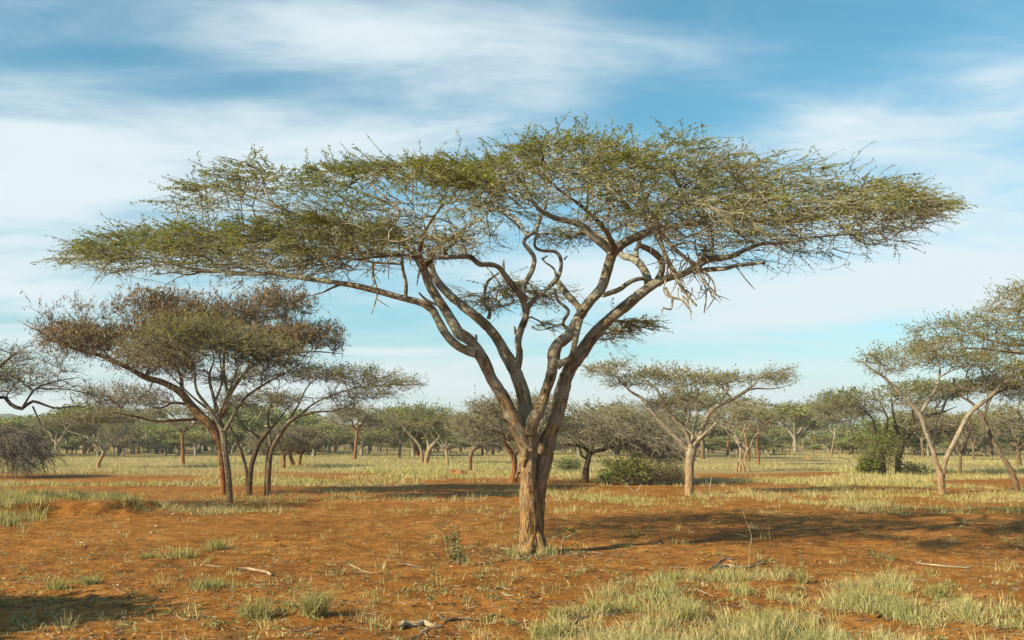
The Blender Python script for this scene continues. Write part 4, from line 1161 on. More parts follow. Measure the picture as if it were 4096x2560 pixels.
LABELS = [  # photo x, y of the base, y of the top, kind, widening, turn, label
    (231, 1105, 957, 'vee', 1.15, .4, 'small V-trunked acacia behind the grass, right of the dark leafless bush'),
    (432, 1096, 950, 'straight', 1.0, 1.0, 'acacia with one straight orange trunk left of the leaning orange trunk'),
    (325, 1072, 962, 'open', 1.0, 2.0, 'distant acacia with a dark forked trunk above the far grass on the left'),
    (268, 1081, 985, 'round', .8, .2, 'left one of two thin straight trunks side by side in the far left grass'),
    (292, 1081, 982, 'round', .8, 3.3, 'right one of two thin straight trunks side by side in the far left grass'),
    (196, 1079, 984, 'open', .9, 4.0, 'distant round olive tree just left of the small V-trunked acacia'),
    (140, 1080, 980, 'vee', 1.1, 5.1, 'distant leaning tree right behind the dark leafless bush'),
    (60, 1074, 978, 'round', 1.1, 1.7, 'distant olive tree above the dark leafless bush at the left edge'),
    (372, 1064, 975, 'round', 1.1, 3.7, 'far olive tree between the forked dark trunk and the straight orange trunk'),
    (670, 1106, 1003, 'dark', .95, .5, 'left one of three low drooping trees with orange trunks beyond the tree pair'),
    (690, 1101, 998, 'dark', 1.0, 2.4, 'middle one of three low drooping trees with orange trunks beyond the tree pair'),
    (708, 1102, 1006, 'dark', .9, 4.2, 'right one of three low drooping trees with orange trunks beyond the tree pair'),
    (838, 1085, 950, 'straight', 1.1, 2.2, 'twiggy tree with orange split trunk under the tip of the long flat crown'),
    (790, 1074, 985, 'round', 1.0, 5.0, 'small far tree left of the twiggy tree with orange split trunk'),
    (912, 1071, 968, 'flat', 1.1, .3, 'far flat-topped acacia with short forked trunk left of the crossing pale trunks'),
    (943, 1084, 962, 'open', 1.1, 1.9, 'far acacia with a thin wavy pale trunk left of the crossing pale trunks'),
    (985, 1076, 972, 'dark', 1.2, .9, 'dark leaning trunk directly behind the crossing pale trunks'),
    (1058, 1096, 975, 'vee', 1.0, 2.9, 'small acacia with forked trunk right of the crossing pale trunks'),
    (1140, 1076, 968, 'straight', 1.1, .6, 'far thin straight trunk behind the round twiggy tree'),
    (1164, 1074, 960, 'straight', 1.1, 4.6, 'far orange straight trunk between the round twiggy tree and the big trunk'),
    (1262, 1092, 925, 'round', 1.2, 1.1, 'pale bushy tree seen between the limbs of the big acacia just above its trunk'),
    (1400, 1075, 925, 'round', 1.3, 2.6, 'tall pale bare-topped tree rising behind the dense low grey-twigged tree'),
    (1530, 1080, 922, 'round', 1.3, 3.9, 'green rounded tree behind the left half of the small V-shaped acacia'),
    (1662, 1084, 925, 'flat', 1.2, 2.7, 'green tree showing through the middle of the small V-shaped acacia'),
    (1719, 1076, 948, 'straight', .9, 3.1, 'straight orange trunk with rounded crown right of the small V-shaped acacia'),
    (1748, 1114, 935, 'stems', 1.0, .8, 'clump of slender pale stems right of the small V-shaped acacia'),
    (1768, 1090, 950, 'straight', .9, 5.4, 'thick orange straight trunk behind the clump of slender pale stems'),
    (1793, 1098, 960, 'straight', .8, .1, 'orange trunk immediately right of the clump of slender pale stems'),
    (1872, 1064, 953, 'flat', 1.2, 4.4, 'far bright green flat-topped acacia in the gap left of the thin bare tree'),
    (1898, 1062, 965, 'open', 1.0, 3.0, 'far olive acacia just right of the bright green flat-topped one'),
    (1964, 1081, 950, 'thin', 1.1, 1.2, 'thin tall tree with flat green top in the open gap on the right'),
    (1928, 1066, 952, 'thin', 1.3, 3.9, 'far slender flat-topped tree left of the thin tall one in the open gap'),
    (2268, 1122, 975, 'open', 1.0, 1.4, 'dark-trunked tree behind the right stem of the slender Y-shaped tree'),
    (2300, 1086, 972, 'open', 1.0, 2.3, 'far olive tree with orange trunk between the Y-shaped tree and the leaning trunk'),
    (2342, 1080, 968, 'round', 1.1, .7, 'far rounded tree right behind the leaning dark trunk'),
    (2406, 1101, 920, 'round', 1.2, 4.9, 'bushy tree with upright orange trunk at the right edge behind the leaning trunk'),
    (2180, 1078, 965, 'open', 1.1, 5.6, 'far olive tree seen between the dark trunks and the Y-shaped stems'),
    (2010, 1074, 962, 'open', 1.1, 1.3, 'far olive tree at the left side of the broad dark-trunked acacia'),
]
kids = {k: list(r.children) for k, r in KINDS.items()}
for i, (X, Y, T, kind, wid, turn, lab) in enumerate(LABELS):
    x, y = G(X * 1.6933, Y * 1.6933)
    h = W(X * 1.6933, T * 1.6933, y)[2]
    s = h / KH[kind]
    proto = KINDS[kind]
    if kind not in used:
        r = proto; used.add(kind)
    else:
        r = proto.copy(); C.objects.link(r)
        for ch in kids[kind]:
            c = ch.copy(); C.objects.link(c); c.parent = r
    r.location = (x, y, gz(x, y)); r.scale = (s * wid, s * wid, s); r.rotation_euler = (0, 0, turn)
    tag(r, lab, 'tree', 'acacias in the middle distance')

# off to the left, outside the frame: the bush whose shade lies on the lower left corner
keep = RNG; RNG = np.random.default_rng(77)
t = Tree(0, base=np.array((-7.35, 8.7, 0.)), step=.2)
for k in range(8):
    a = k * .8; t.limb3([(-7.35, 8.7, -.1, .05), (-7.35 + math.cos(a) * .6, 8.7 + math.sin(a) * .6, .7, .03), (-7.35 + math.cos(a) * 1.1, 8.7 + math.sin(a) * 1.1, 1.3, .01)])
t.clump3((-7.35, 8.7, .85), (1.2, 1.2, .85), 950, 1.)
t.clump3((-7.5, 8.2, 1.2), (1.3, 1.3, 1.), 800, 1.)
finish_tree(t, 'leafy_shrub', 'leafy shrub just beyond the left edge shading the bare soil corner', 'shrub', None, 'bark_grey', 'twig_grey', 'leaf_green', tip=.006, per=5, tl=.28, lper=7, ls=.09, lw=.05)
RNG = keep


# ------------------------------------------------------------------ far woodland, one mass
def woodland():
    big = MB()
    kinds = []
    for sd in range(4):
        g = np.random.default_rng(100 + sd)
        v, q, mt, n = [], [], [], 0
        H, R = 5.2, 3.6
        loc = MB()
        pts = []
        for k in range(3):
            az = g.random() * 6.28
            p = spline([(0, 0, -.3, .2), (.1, 0, 1.3, .16), (math.cos(az) * 1.2, math.sin(az) * 1.2, 3., .1), (math.cos(az) * 2.2, math.sin(az) * 2.2, 4.2, .03)], .8)
            tubes(loc, [p[:, :3]], [p[:, 3]], 4, 0)
        P = []
        for k in range(9):
            az = g.random() * 6.28; rr = R * math.sqrt(g.random()) * .8
            c = np.array((math.cos(az) * rr, math.sin(az) * rr, H - .8 - g.random() * 1.6 - .5 * (rr / R) ** 2))
            u = unit(g.normal(size=(150, 3))) * g.random((150, 1)) ** .5
            P.append(c + u * np.array((1.5, 1.5, .55)))
        P = np.concatenate(P)
        ax = g.normal(size=P.shape); ax[:, 2] *= .35
        leaves(loc, P, ax, .34, .17, 1, .4)
        # fine twigs
        m = P[::3]
        st = m * np.array((.75, .75, .86)); pa = np.stack([st, (st + m) / 2 + g.normal(size=m.shape) * .1, m], 1)
        tubes(loc, list(pa), list(np.tile([.03, .024, .012], (len(m), 1))), 3, 0)
        kinds.append((np.concatenate(loc.v), np.concatenate(loc.b), np.concatenate(loc.q), np.concatenate(loc.qm)))
    g = np.random.default_rng(9)
    spots = []
    for k in range(560):
        d = 100 + 240 * g.random() ** 1.2
        x = g.uniform(-.78, .78) * d
        X = x / d * FS / 1.6933 + 1209
        if 1880 < X < 1985 and d < 230:      # the open gap right of the middle
            continue
        spots.append((x, d, 1.))
    for k in range(900):
        d = 105 + 160 * g.random(); spots.append((g.uniform(-.8, .8) * d, d, g.uniform(.28, .6)))
    for x, d, sz in spots:
        v, b, q, qm = kinds[g.integers(4)]
        a = g.random() * 6.28; s = g.uniform(.55, 1.0) * sz * (1.35 if g.random() < .22 else 1); w = s * g.uniform(.9, 1.4) * (1.5 if sz < 1 else 1)
        c, sn = math.cos(a), math.sin(a)
        vv = np.stack([(v[:, 0] * c - v[:, 1] * sn) * w + x, (v[:, 0] * sn + v[:, 1] * c) * w + d, v[:, 2] * s], 1)
        big.v.append(vv.astype(np.float32)); big.b.append(b); big.q.append(q + big.n); big.qm.append(qm); big.n += len(v)
    o = big.build('distant_woodland', [M['twig_grey'], M['leaf_far']])
    tag(o, 'far belt of grey-green acacia woodland along the horizon', 'woodland', kind='stuff')


woodland()


# ------------------------------------------------------------------ ground
def ground():
    def axis(parts):
        out = []
        for a, b, st in parts:
            out.append(np.arange(a, b, st))
        return np.concatenate(out)
    xs = axis([(-3000, -400, 200), (-400, -60, 12), (-60, -14, .8), (-14, -9, .12), (-9, 9, .06), (9, 14, .12), (14, 60, .8), (60, 400, 12), (400, 3001, 200)])
    ys = axis([(-300, -20, 20), (-20, 3, 1.), (3, 6, .12), (6, 14, .05), (14, 22, .09), (22, 34, .2), (34, 70, .9), (70, 400, 10), (400, 3001, 200)])
    X, Y = np.meshgrid(xs, ys)
    Z = ground_h(X.ravel(), Y.ravel())
    nx, ny = len(xs), len(ys)
    mb = MB()
    i = (np.arange(ny - 1)[:, None] * nx + np.arange(nx - 1)[None]).ravel()
    mb.add(np.stack([X.ravel(), Y.ravel(), Z], 1), quads=np.stack([i, i + 1, i + nx + 1, i + nx], 1))
    o = mb.build('ground', M['soil'])
    tag(o, 'bare red-orange soil with dry grass farther back', kind='structure')


ground()


def hills():
    mb = MB()
    for (x0, x1, d, h, sd) in ((-120, 128, 760, 21, 1), (545, 650, 900, 22, 2), (-900, -100, 760, 20, 3), (1880, 2060, 1000, 19, 4)):
        xs = np.linspace(x0, x1, 60)
        r = []
        for k, X in enumerate(xs):
            a = W(X * 1.6933, 1760, d)
            t = k / 59
            e = math.sin(math.pi * min(1, max(0, t))) ** .6
            hh = h * e * (1 + .25 * float(fbm(np.array([[t * 4 + sd * 10, 0, 0]]), 3)[0]))
            r.append((a[0], d, hh))
        r = np.array(r)
        n = len(r)
        rows = [np.stack([r[:, 0], np.full(n, d - 180.), np.full(n, -3.)], 1), np.stack([r[:, 0], np.full(n, d - 70.), r[:, 2] * .62], 1), r,
                np.stack([r[:, 0], np.full(n, d + 90.), r[:, 2] * .6], 1), np.stack([r[:, 0], np.full(n, d + 200.), np.full(n, -3.)], 1)]
        v = np.concatenate(rows)
        i = (np.arange(4)[:, None] * n + np.arange(n - 1)[None]).ravel()
        mb.add(v, quads=np.stack([i, i + 1, i + n + 1, i + n], 1))
    tag(mb.build('hills', M['hill']), 'low blue hills on the horizon at the left', kind='structure')


hills()


# ------------------------------------------------------------------ grass
def blades(mb, base, hgt, lean, wid, mat=0, segs=2):
    """bent blades: base (n,3), hgt (n,), lean (n,2)"""
    n = len(base)
    if n == 0:
        return
    a = RNG.random(n) * 6.283
    sx = np.stack([np.cos(a), np.sin(a), np.zeros(n)], 1) * wid[:, None] * .5
    ln = np.concatenate([lean, np.zeros((n, 1))], 1)
    tip = base + ln * hgt[:, None] + np.array([0, 0, 1.]) * (hgt * (1 - .35 * np.hypot(*lean.T)).clip(.25, 1))[:, None]
    if segs == 1:
        v = np.stack([base - sx, base + sx, tip], 1)
        mb.add(v.reshape(-1, 3), tris=np.arange(3 * n).reshape(n, 3), mat=mat)
        return
    mid = base + ln * (hgt * .33)[:, None] + np.array([0, 0, 1.]) * (hgt * .56)[:, None]
    v = np.stack([base - sx, base + sx, mid + sx * .8, mid - sx * .8, tip], 1)
    i = np.arange(n)[:, None] * 5
    i0 = mb.n
    mb.add(v.reshape(-1, 3), quads=i + np.array([[0, 1, 2, 3]]), mat=mat)
    mb.t.append(i + np.array([[3, 2, 4]]) + i0); mb.tm.append(np.full(n, mat, np.int32))


def tufts(mb, x, y, h, r, nb, wid, spread=.55, mat=0, segs=2, mess=.24):
    """tufts at x,y with height h, radius r and nb blades each"""
    k = np.repeat(np.arange(len(x)), nb)
    n = len(k)
    if n == 0:
        return
    a = RNG.random(n) * 6.283; q = np.sqrt(RNG.random(n)) * r[k]
    bx, by = x[k] + np.cos(a) * q, y[k] + np.sin(a) * q
    bz = ground_h(bx, by) - .01
    out = np.stack([np.cos(a), np.sin(a)], 1) * (q / np.maximum(r[k], 1e-3))[:, None]
    lean = out * spread * RNG.random((n, 1)) + RNG.normal(size=(n, 2)) * mess
    hh = h[k] * (.4 + .75 * RNG.random(n))
    blades(mb, np.stack([bx, by, bz], 1), hh, lean, wid * (.6 + .8 * RNG.random(n)), mat, segs)


def scatter(n, x0, x1, y0, y1):
    X = RNG.uniform(x0, x1, n); Y = RNG.uniform(y0, y1, n)
    p = np.array([G(a * 1.6933, b * 1.6933) for a, b in zip(X, Y)])
    return X, Y, p[:, 0], p[:, 1]


def ell(X, Y, lst):
    r = np.zeros_like(X)
    for cx, cy, rx, ry, d in lst:
        q = ((X - cx) / rx) ** 2 + ((Y - cy) / ry) ** 2
        w = np.clip(1.5 - q, 0, 1) * d
        r = np.maximum(r, w) if d > 0 else r
    return r


def cut(X, Y, lst):
    r = np.ones_like(X)
    for cx, cy, rx, ry in lst:
        q = ((X - cx) / rx) ** 2 + ((Y - cy) / ry) ** 2
        r *= np.clip((q - .55) / .6, 0, 1)
    return r


def grass():
    mb = MB()
    # far and middle band
    X, Y, x, y = scatter(30000, -500, 2920, 1049, 1150)
    nz = fbm(np.stack([x / 7, y / 7, x * 0], 1), 4)
    bare = cut(X, Y, [(230, 1132, 330, 14), (0, 1128, 200, 10), (1780, 1120, 240, 14), (1085, 1118, 28, 6), (700, 1122, 250, 6), (2350, 1140, 200, 8)])
    k = RNG.random(len(X)) < np.clip(.48 + 2.2 * nz, .03, 1) * bare
    X, Y, x, y = X[k], Y[k], x[k], y[k]
    sc = np.clip(y / 40, .8, 2.6)
    tufts(mb, x, y, .19 * RNG.uniform(.4, 1.5, len(x)) * np.clip(sc, .9, 1.5), .26 * sc, 12, .016 * 1.6, segs=1, mat=1)
    # strip in front of the neighbours
    X, Y, x, y = scatter(11000, -500, 2920, 1146, 1216)
    nz = fbm(np.stack([x / 2.2, y / 2.2, x * 0], 1), 4)
    d = np.maximum(.13, ell(X, Y, [(1650, 1180, 380, 16, .95), (2150, 1182, 420, 20, 1.), (2500, 1180, 300, 24, 1.), (1400, 1170, 150, 14, .6), (300, 1205, 330, 13, .9), (20, 1205, 120, 40, .4), (560, 1205, 180, 8, .6), (260, 1172, 240, 14, .55), (700, 1180, 260, 12, .5), (960, 1180, 220, 10, .3), (2300, 1160, 260, 14, .9), (1150, 1195, 150, 6, .3), (1850, 1215, 380, 9, .35), (2000, 1150, 500, 10, .8)]))
    bare = cut(X, Y, [(1830, 1143, 150, 8), (250, 1146, 330, 8), (900, 1196, 500, 9)])
    k = RNG.random(len(X)) < d * np.clip(.6 + 2.2 * nz, .04, 1.1) * bare
    X, Y, x, y = X[k], Y[k], x[k], y[k]
    tufts(mb, x, y, .15 * RNG.uniform(.35, 1.7, len(x)), np.full(len(x), .2), 17, .013, spread=1., segs=1, mat=1)
    # thick grey grass on the bank at the left
    X, Y, x, y = scatter(1500, -420, 330, 1165, 1250)
    k = RNG.random(len(X)) < np.clip(ell(X, Y, [(-40, 1210, 140, 42, 1.), (110, 1196, 110, 16, 1.), (240, 1206, 120, 11, .8), (-250, 1210, 250, 40, .8)]), 0, 1)
    x, y = x[k], y[k]; X = X[k]
    tufts(mb, x, y, np.where(X < 90, .27, .2) * RNG.uniform(.6, 1.3, len(x)), np.full(len(x), .2), 34, .011, spread=.8, mat=2)
    # sparse tufts on the bare soil
    X, Y, x, y = scatter(5200, -500, 2920, 1200, 1530)
    nz = fbm(np.stack([x / 1.3, y / 1.3, x * 0], 1), 4)
    d = np.maximum(.17, ell(X, Y, [(420, 1300, 80, 16, .6), (520, 1282, 60, 20, .7), (345, 1340, 60, 14, .7), (270, 1362, 50, 14, .7), (215, 1368, 60, 14, .6), (330, 1320, 330, 75, .3), (600, 1400, 300, 80, .16), (900, 1260, 350, 40, .2), (1130, 1270, 140, 34, .35), (1000, 1235, 200, 20, .3), (1270, 1305, 60, 8, .9), (80, 1290, 160, 40, .15),
                                    (1950, 1212, 320, 12, .5), (2250, 1290, 170, 40, .22), (1700, 1330, 500, 18, .12), (1450, 1250, 200, 40, .12), (2300, 1420, 160, 80, .25), (850, 1330, 300, 60, .05), (240, 1225, 120, 15, .3)]))
    k = RNG.random(len(X)) < d * np.clip(.8 + 1.2 * nz, .1, 1.2)
    x, y = x[k], y[k]
    tufts(mb, x, y, .085 * RNG.gamma(2.2, .45, len(x)).clip(.25, 2.2), .08 * RNG.uniform(.5, 1.9, len(x)), 20, .006, spread=1.2)
    # dense patch in the right foreground
    X, Y, x, y = scatter(2700, 1250, 2800, 1340, 1640)
    nz = fbm(np.stack([x / .7, y / .7, x * 0 + 5], 1), 3)
    d = ell(X, Y, [(1480, 1412, 160, 20, .45), (1620, 1400, 150, 40, .7), (1800, 1430, 260, 70, 1.), (1980, 1385, 220, 32, .9), (2050, 1460, 260, 60, 1.), (1420, 1440, 90, 30, .55), (1330, 1500, 60, 25, .7), (1760, 1500, 300, 60, .85), (2200, 1500, 280, 40, .8), (1950, 1580, 800, 90, .7), (1560, 1480, 120, 30, .45), (2380, 1500, 200, 50, .4)])
    bare = cut(X, Y, [(1690, 1470, 90, 12), (1600, 1500, 120, 18), (1480, 1460, 80, 12)])
    k = RNG.random(len(X)) < d * np.clip(.24 + 2.8 * nz, .02, 1.) * bare
    x, y = x[k], y[k]
    tufts(mb, x, y, .18 * RNG.uniform(.3, 1.6, len(x)), .12 * RNG.uniform(.4, 1.7, len(x)), 56, .0048, spread=1.3, mess=.42)
    tufts(mb, x, y, .06 * RNG.uniform(.5, 1.5, len(x)), .22 * RNG.uniform(.5, 1.4, len(x)), 32, .0065, spread=2.2)
    # around the foot of the big tree
    a = RNG.random(26) * 6.28
    tufts(mb, .30 + np.cos(a) * .34, 15.3 + np.sin(a) * .26, .14 * RNG.uniform(.6, 1.6, 26), np.full(26, .07), 20, .006, spread=.7)
    o = mb.build('grass', [M['grass'], M['grass_far'], M['grass_tuft']], smooth=False)
    tag(o, 'dry yellow-green grass in tufts and patches over the red soil', 'grass', kind='stuff')
    # small green weeds
    wb = MB()
    X, Y, x, y = scatter(3200, -300, 2700, 1175, 1512)
    nz = fbm(np.stack([x / 1.1, y / 1.1, x * 0 + 8], 1), 3)
    d = np.maximum(.17, ell(X, Y, [(1120, 1270, 160, 45, .6), (1250, 1290, 80, 20, .6), (1000, 1330, 120, 60, .3), (350, 1330, 300, 60, .25), (2200, 1300, 250, 60, .25), (1030, 1390, 60, 40, .3)]))
    k = RNG.random(len(X)) < d * np.clip(.7 + 1.5 * nz, .05, 1.2)
    x, y = x[k], y[k]
    m = np.repeat(np.arange(len(x)), 12)
    bx, by = x[m] + RNG.normal(size=len(m)) * .05, y[m] + RNG.normal(size=len(m)) * .05
    p = np.stack([bx, by, ground_h(bx, by) + RNG.random(len(m)) * .07], 1)
    ax = RNG.normal(size=p.shape); ax[:, 2] = np.abs(ax[:, 2]) * .6
    leaves(wb, p, ax, .042, .022, 0, .3)
    tag(wb.build('weeds', M['weed'], smooth=False), 'small green weeds scattered on the bare soil', 'weeds', kind='stuff')
    # litter: short dry twigs, chips and clods
    lb = MB()
    X, Y, x, y = scatter(6000, -300, 2700, 1200, 1560)
    q = RNG.gamma(2., .42, 900); aa = RNG.random(900) * 6.283
    x = np.concatenate([x, .3 + q * np.cos(aa)]); y = np.concatenate([y, 15.3 + q * np.sin(aa)])
    z = ground_h(x, y) + .008
    a = RNG.random(len(x)) * 6.283; l = RNG.gamma(2., .035, len(x)).clip(.02, .35)
    dv = np.stack([np.cos(a) * l, np.sin(a) * l, RNG.normal(size=len(x)) * .02], 1)
    p = np.stack([x, y, z], 1)
    w = dv[:, [1, 0, 2]] * np.array([1, -1, 0]) * .15 * RNG.normal(size=(len(x), 1))
    pa = np.stack([p - dv / 2, p + w, p + dv / 2], 1)
    r = np.tile([.0035, .004, .0025], (len(x), 1)) * RNG.uniform(.5, 1.6, (len(x), 1))
    h = RNG.random(len(x)) < .55
    tubes(lb, list(pa[h]), list(r[h]), 3, 0); tubes(lb, list(pa[~h]), list(r[~h]), 3, 1)
    X, Y, x, y = scatter(4500, -300, 2700, 1200, 1560)
    p = np.stack([x, y, ground_h(x, y) + .004], 1)
    ax = RNG.normal(size=p.shape); ax[:, 2] *= .25
    leaves(lb, p, ax, .05, .022, 0, .7)
    tag(lb.build('ground_litter', [M['stick'], M['stick_dark']]), 'fine dry twigs and chips littering the red soil', 'litter', kind='stuff')
    cb = MB()
    X, Y, x, y = scatter(3600, -300, 2700, 1195, 1560)
    nz = fbm(np.stack([x / .8, y / .8, x * 0 + 30], 1), 3)
    k = RNG.random(len(x)) < np.clip(.5 + 2 * nz, .05, 1); x, y = x[k], y[k]
    oc = np.array([(1, 0, 0), (0, 1, 0), (-1, 0, 0), (0, -1, 0), (0, 0, .8), (0, 0, -.6)], float)
    tr = np.array([(0, 1, 4), (1, 2, 4), (2, 3, 4), (3, 0, 4), (1, 0, 5), (2, 1, 5), (3, 2, 5), (0, 3, 5)])
    n = len(x); sz = RNG.gamma(1.8, .006, n).clip(.005, .03)
    v = oc[None] * (1 + .35 * RNG.normal(size=(n, 6, 3))) * sz[:, None, None] + np.stack([x, y, ground_h(x, y) + sz * .25], 1)[:, None]
    cb.add(v.reshape(-1, 3), tris=(tr[None] + np.arange(n)[:, None, None] * 6).reshape(-1, 3))
    tag(cb.build('soil_clods', M['soil'], smooth=False), 'crumbly clods of red soil lying on the ground', 'clods', kind='stuff')


grass()


def big_tuft(c, x, y, r, h, n, label, lean=(0, 0), name='grass_tuft'):
    gx, gy = G(*cs(c, x, y))
    k = CROPS[c][2] / FS * gy
    mb = MB()
    m = max(3, n // 40)
    a = RNG.random(m) * 6.28; q = np.sqrt(RNG.random(m)) * r * k * .65
    ux, uy = gx + np.cos(a) * q, gy + np.sin(a) * q * .8
    tufts(mb, ux, uy, np.full(m, h * k) * RNG.uniform(.7, 1.1, m), np.full(m, r * k * .45), 40, .0055, 1.2, mess=.38)
    if lean != (0, 0):
        b = np.stack([gx + RNG.normal(size=60) * r * k * .3, gy + RNG.normal(size=60) * .06, np.full(60, gz(gx, gy))], 1)
        blades(mb, b, RNG.uniform(.6, 1.1, 60) * h * k, np.array(lean) + RNG.normal(size=(60, 2)) * .2, np.full(60, .006))
    o = mb.build(name, M['grass_tuft'], None, (gx, gy, gz(gx, gy)), smooth=False)
    tag(o, label, 'grass tuft', 'grass tufts on the bare soil')


big_tuft('G5', 1760, 985, 125, 150, 620, 'spreading dry grass tuft at the bottom left, left one of two beside each other')
big_tuft('G5', 2160, 985, 85, 230, 620, 'tall pale grass tuft leaning right, at the bottom left of the big tree', (.9, -.2))
big_tuft('G5', 1975, 920, 40, 60, 100, 'tiny green tuft between the two larger tufts at the bottom left')
big_tuft('G5', 1420, 775, 140, 90, 620, 'wide low dry tuft below the pale curved branch on the left')
big_tuft('G5', 390, 800, 75, 100, 300, 'bluish green tuft at the edge of the dark shadow on the left')
big_tuft('G5', 610, 760, 90, 75, 360, 'low green tuft right of the one at the edge of the dark left shadow')
big_tuft('G5', 1265, 580, 90, 90, 360, 'upright green tuft in the middle of the left bare ground')
big_tuft('G5', 1480, 520, 110, 110, 420, 'dry tuft farthest back on the left bare ground')
big_tuft('G5', 1050, 580, 95, 70, 300, 'low green tuft on the left bare ground beside the upright one')
big_tuft('G7', 1880, 780, 95, 130, 520, 'rounded pale tuft standing alone at the right side of the grass patch')
big_tuft('G7', 830, 655, 55, 85, 220, 'small pale tuft right of the heap of dead branches')
big_tuft('G7', 980, 690, 50, 120, 160, 'narrow upright dry tuft with a tall seed stalk right of the small pale tuft')
big_tuft('G7', 1565, 545, 35, 65, 120, 'small tuft in the shade where the branch shadows meet on the right')
big_tuft('G6', 1640, 990, 85, 110, 360, 'dense green tuft at the left end of the foreground grass patch')
big_tuft('G6', 1290, 1035, 45, 60, 160, 'small lone green tuft on bare soil left of the foreground grass patch')
big_tuft('G6', 1550, 1130, 130, 130, 620, 'bushy green tuft at the bottom edge beneath the dark stick')
big_tuft('G6', 1900, 950, 110, 110, 520, 'bluish green tuft in front of the dark stick end')
big_tuft('G7', 250, 930, 120, 150, 620, 'thick green tuft at the bottom left of the foreground grass patch')
big_tuft('G7', 800, 1010, 170, 190, 900, 'tall thick pale tuft in the centre of the foreground grass patch')
big_tuft('G7', 1440, 860, 170, 160, 900, 'tall dense tuft at the right centre of the foreground grass patch')


def stick(c, lines, label, mat='stick', name='stick', cat='stick', lift=.6):
    b0 = None
    mb = MB()
    for ln in lines:
        out = []
        for p in ln:
            x, y = G(*cs(c, p[0], p[1]))
            if len(p) > 3:                    # raised end: same distance, height given
                y = out[-1][1] if out else y
                w = W(*cs(c, p[0], p[1]), y + p[3]); out.append((*w, p[2] * CROPS[c][2] / FS * y * .5)); continue
            r = p[2] * CROPS[c][2] / FS * y * .5
            out.append((x, y, gz(x, y) + r * lift + .006, r))
        a = spline(out, .05)
        if b0 is None:
            b0 = (a[0, 0], a[0, 1], a[0, 2])
        a[:, :3] += .010 * np.stack([fbm(np.stack([a[:, 0] * 5 + j * 9, a[:, 1] * 5, a[:, 2]], 1), 2) for j in range(3)], 1)
        tubes(mb, [a[:, :3]], [a[:, 3]], 10 if a[:, 3].max() > .025 else 6, 0, .9)
    o = mb.build(name, M[mat], None, b0)
    tag(o, label, cat, 'fallen sticks on the red soil')


stick('G5', [[(1630, 668, 14), (1690, 664, 18), (1750, 670, 20), (1840, 690, 22), (1880, 706, 20)], [(1700, 664, 10), (1690, 672, 6), (1640, 690, 4)]], 'thick pale curved branch lying on the left bare ground', name='fallen_branch', cat='branch')
stick('G5', [[(1420, 640, 8), (1470, 650, 11), (1530, 656, 8)]], 'thin pale stick left of the thick curved branch')
stick('G5', [[(780, 772, 7), (800, 805, 9), (840, 820, 8), (872, 826, 5)], [(840, 820, 6), (880, 805, 5), (905, 800, 4)]], 'pale forked stick right of the dark shadow on the left')
stick('G5', [[(1745, 712, 7), (1780, 735, 9), (1822, 747, 5)]], 'short pale stick just below the thick curved branch')
stick('G5', [[(1730, 765, 6), (1765, 768, 8), (1803, 777, 5)]], 'second short pale stick below the thick curved branch, farther down')
stick('G5', [[(1180, 995, 4), (1205, 965, 8), (1270, 997, 9), (1360, 1004, 5)]], 'thin bent grey stick near the bottom left')
stick('G5', [[(2028, 1082, 9), (2090, 1074, 12), (2162, 1052, 8)]], 'straight grey stick below the two bottom left tufts', 'dead')
stick('G5', [[(1455, 222, 8), (1490, 203, 12), (1545, 216, 7)]], 'bleached stick by the foot of the olive green acacia', 'dead')
stick('G5', [[(530, 487, 9), (552, 486, 10), (578, 492, 6)]], 'short bleached stick far left on the bare ground', 'dead')
stick('G5', [[(565, 1075, 6), (627, 1078, 9)]], 'short pale stick at the bottom left corner')
stick('G5', [[(858, 1015, 7), (905, 1045, 8)]], 'short brown stick on clods near the bottom left', 'stick')
stick('G5', [[(825, 915, 8), (905, 893, 10)]], 'dark short stick right of the left shadow', 'stick_dark')
stick('G6', [[(515, 1062, 34), (540, 1042, 44), (580, 1036, 34), (640, 1034, 36), (690, 1024, 40), (740, 1042, 30), (830, 1036, 14)], [(620, 1030, 26), (655, 1010, 22), (694, 988, 12)], [(570, 1030, 12), (500, 1020, 6)]], 'weathered log with a knobbly end and a stub, at the bottom centre', name='log', cat='log', lift=.9)
stick('G6', [[(585, 1132, 12), (640, 1105, 13), (690, 1072, 12), (742, 1052, 8)], [(685, 1078, 8), (715, 1112, 5)]], 'silvery forked stick in front of the log', 'dead')
stick('G6', [[(785, 966, 20), (830, 1000, 26), (920, 992, 24), (980, 998, 20), (1064, 1004, 10)], [(880, 990, 14), (960, 980, 8)]], 'brown bark-covered branch behind the log', 'stick_dark', 'fallen_branch', 'branch')
stick('G6', [[(1095, 1000, 10), (1180, 972, 14), (1252, 970, 6)], [(1150, 985, 8), (1200, 1000, 4)]], 'dark twiggy stick right of the bark-covered branch', 'stick_dark')
stick('G6', [[(250, 960, 6), (320, 968, 9), (388, 958, 6)]], 'thin pale stick left of the log')
stick('G6', [[(480, 642, 7), (560, 630, 10), (620, 636, 9), (692, 636, 6)]], 'straight pale stick left of the leafy weed', 'dead')
stick('G6', [[(155, 625, 16), (200, 640, 14), (250, 662, 10), (335, 682, 6)]], 'tapering brown stick far left of the leafy weed')
stick('G6', [[(1620, 1072, 16), (1700, 1042, 22), (1760, 1012, 20), (1842, 990, 14)], [(1690, 1045, 8), (1680, 1020, 5)]], 'dark crooked stick at the left end of the foreground grass patch', 'stick_dark')
stick('G6', [[(1220, 815, 8), (1260, 830, 10), (1320, 838, 5)]], 'small pale stick below the big trunk', 'dead')
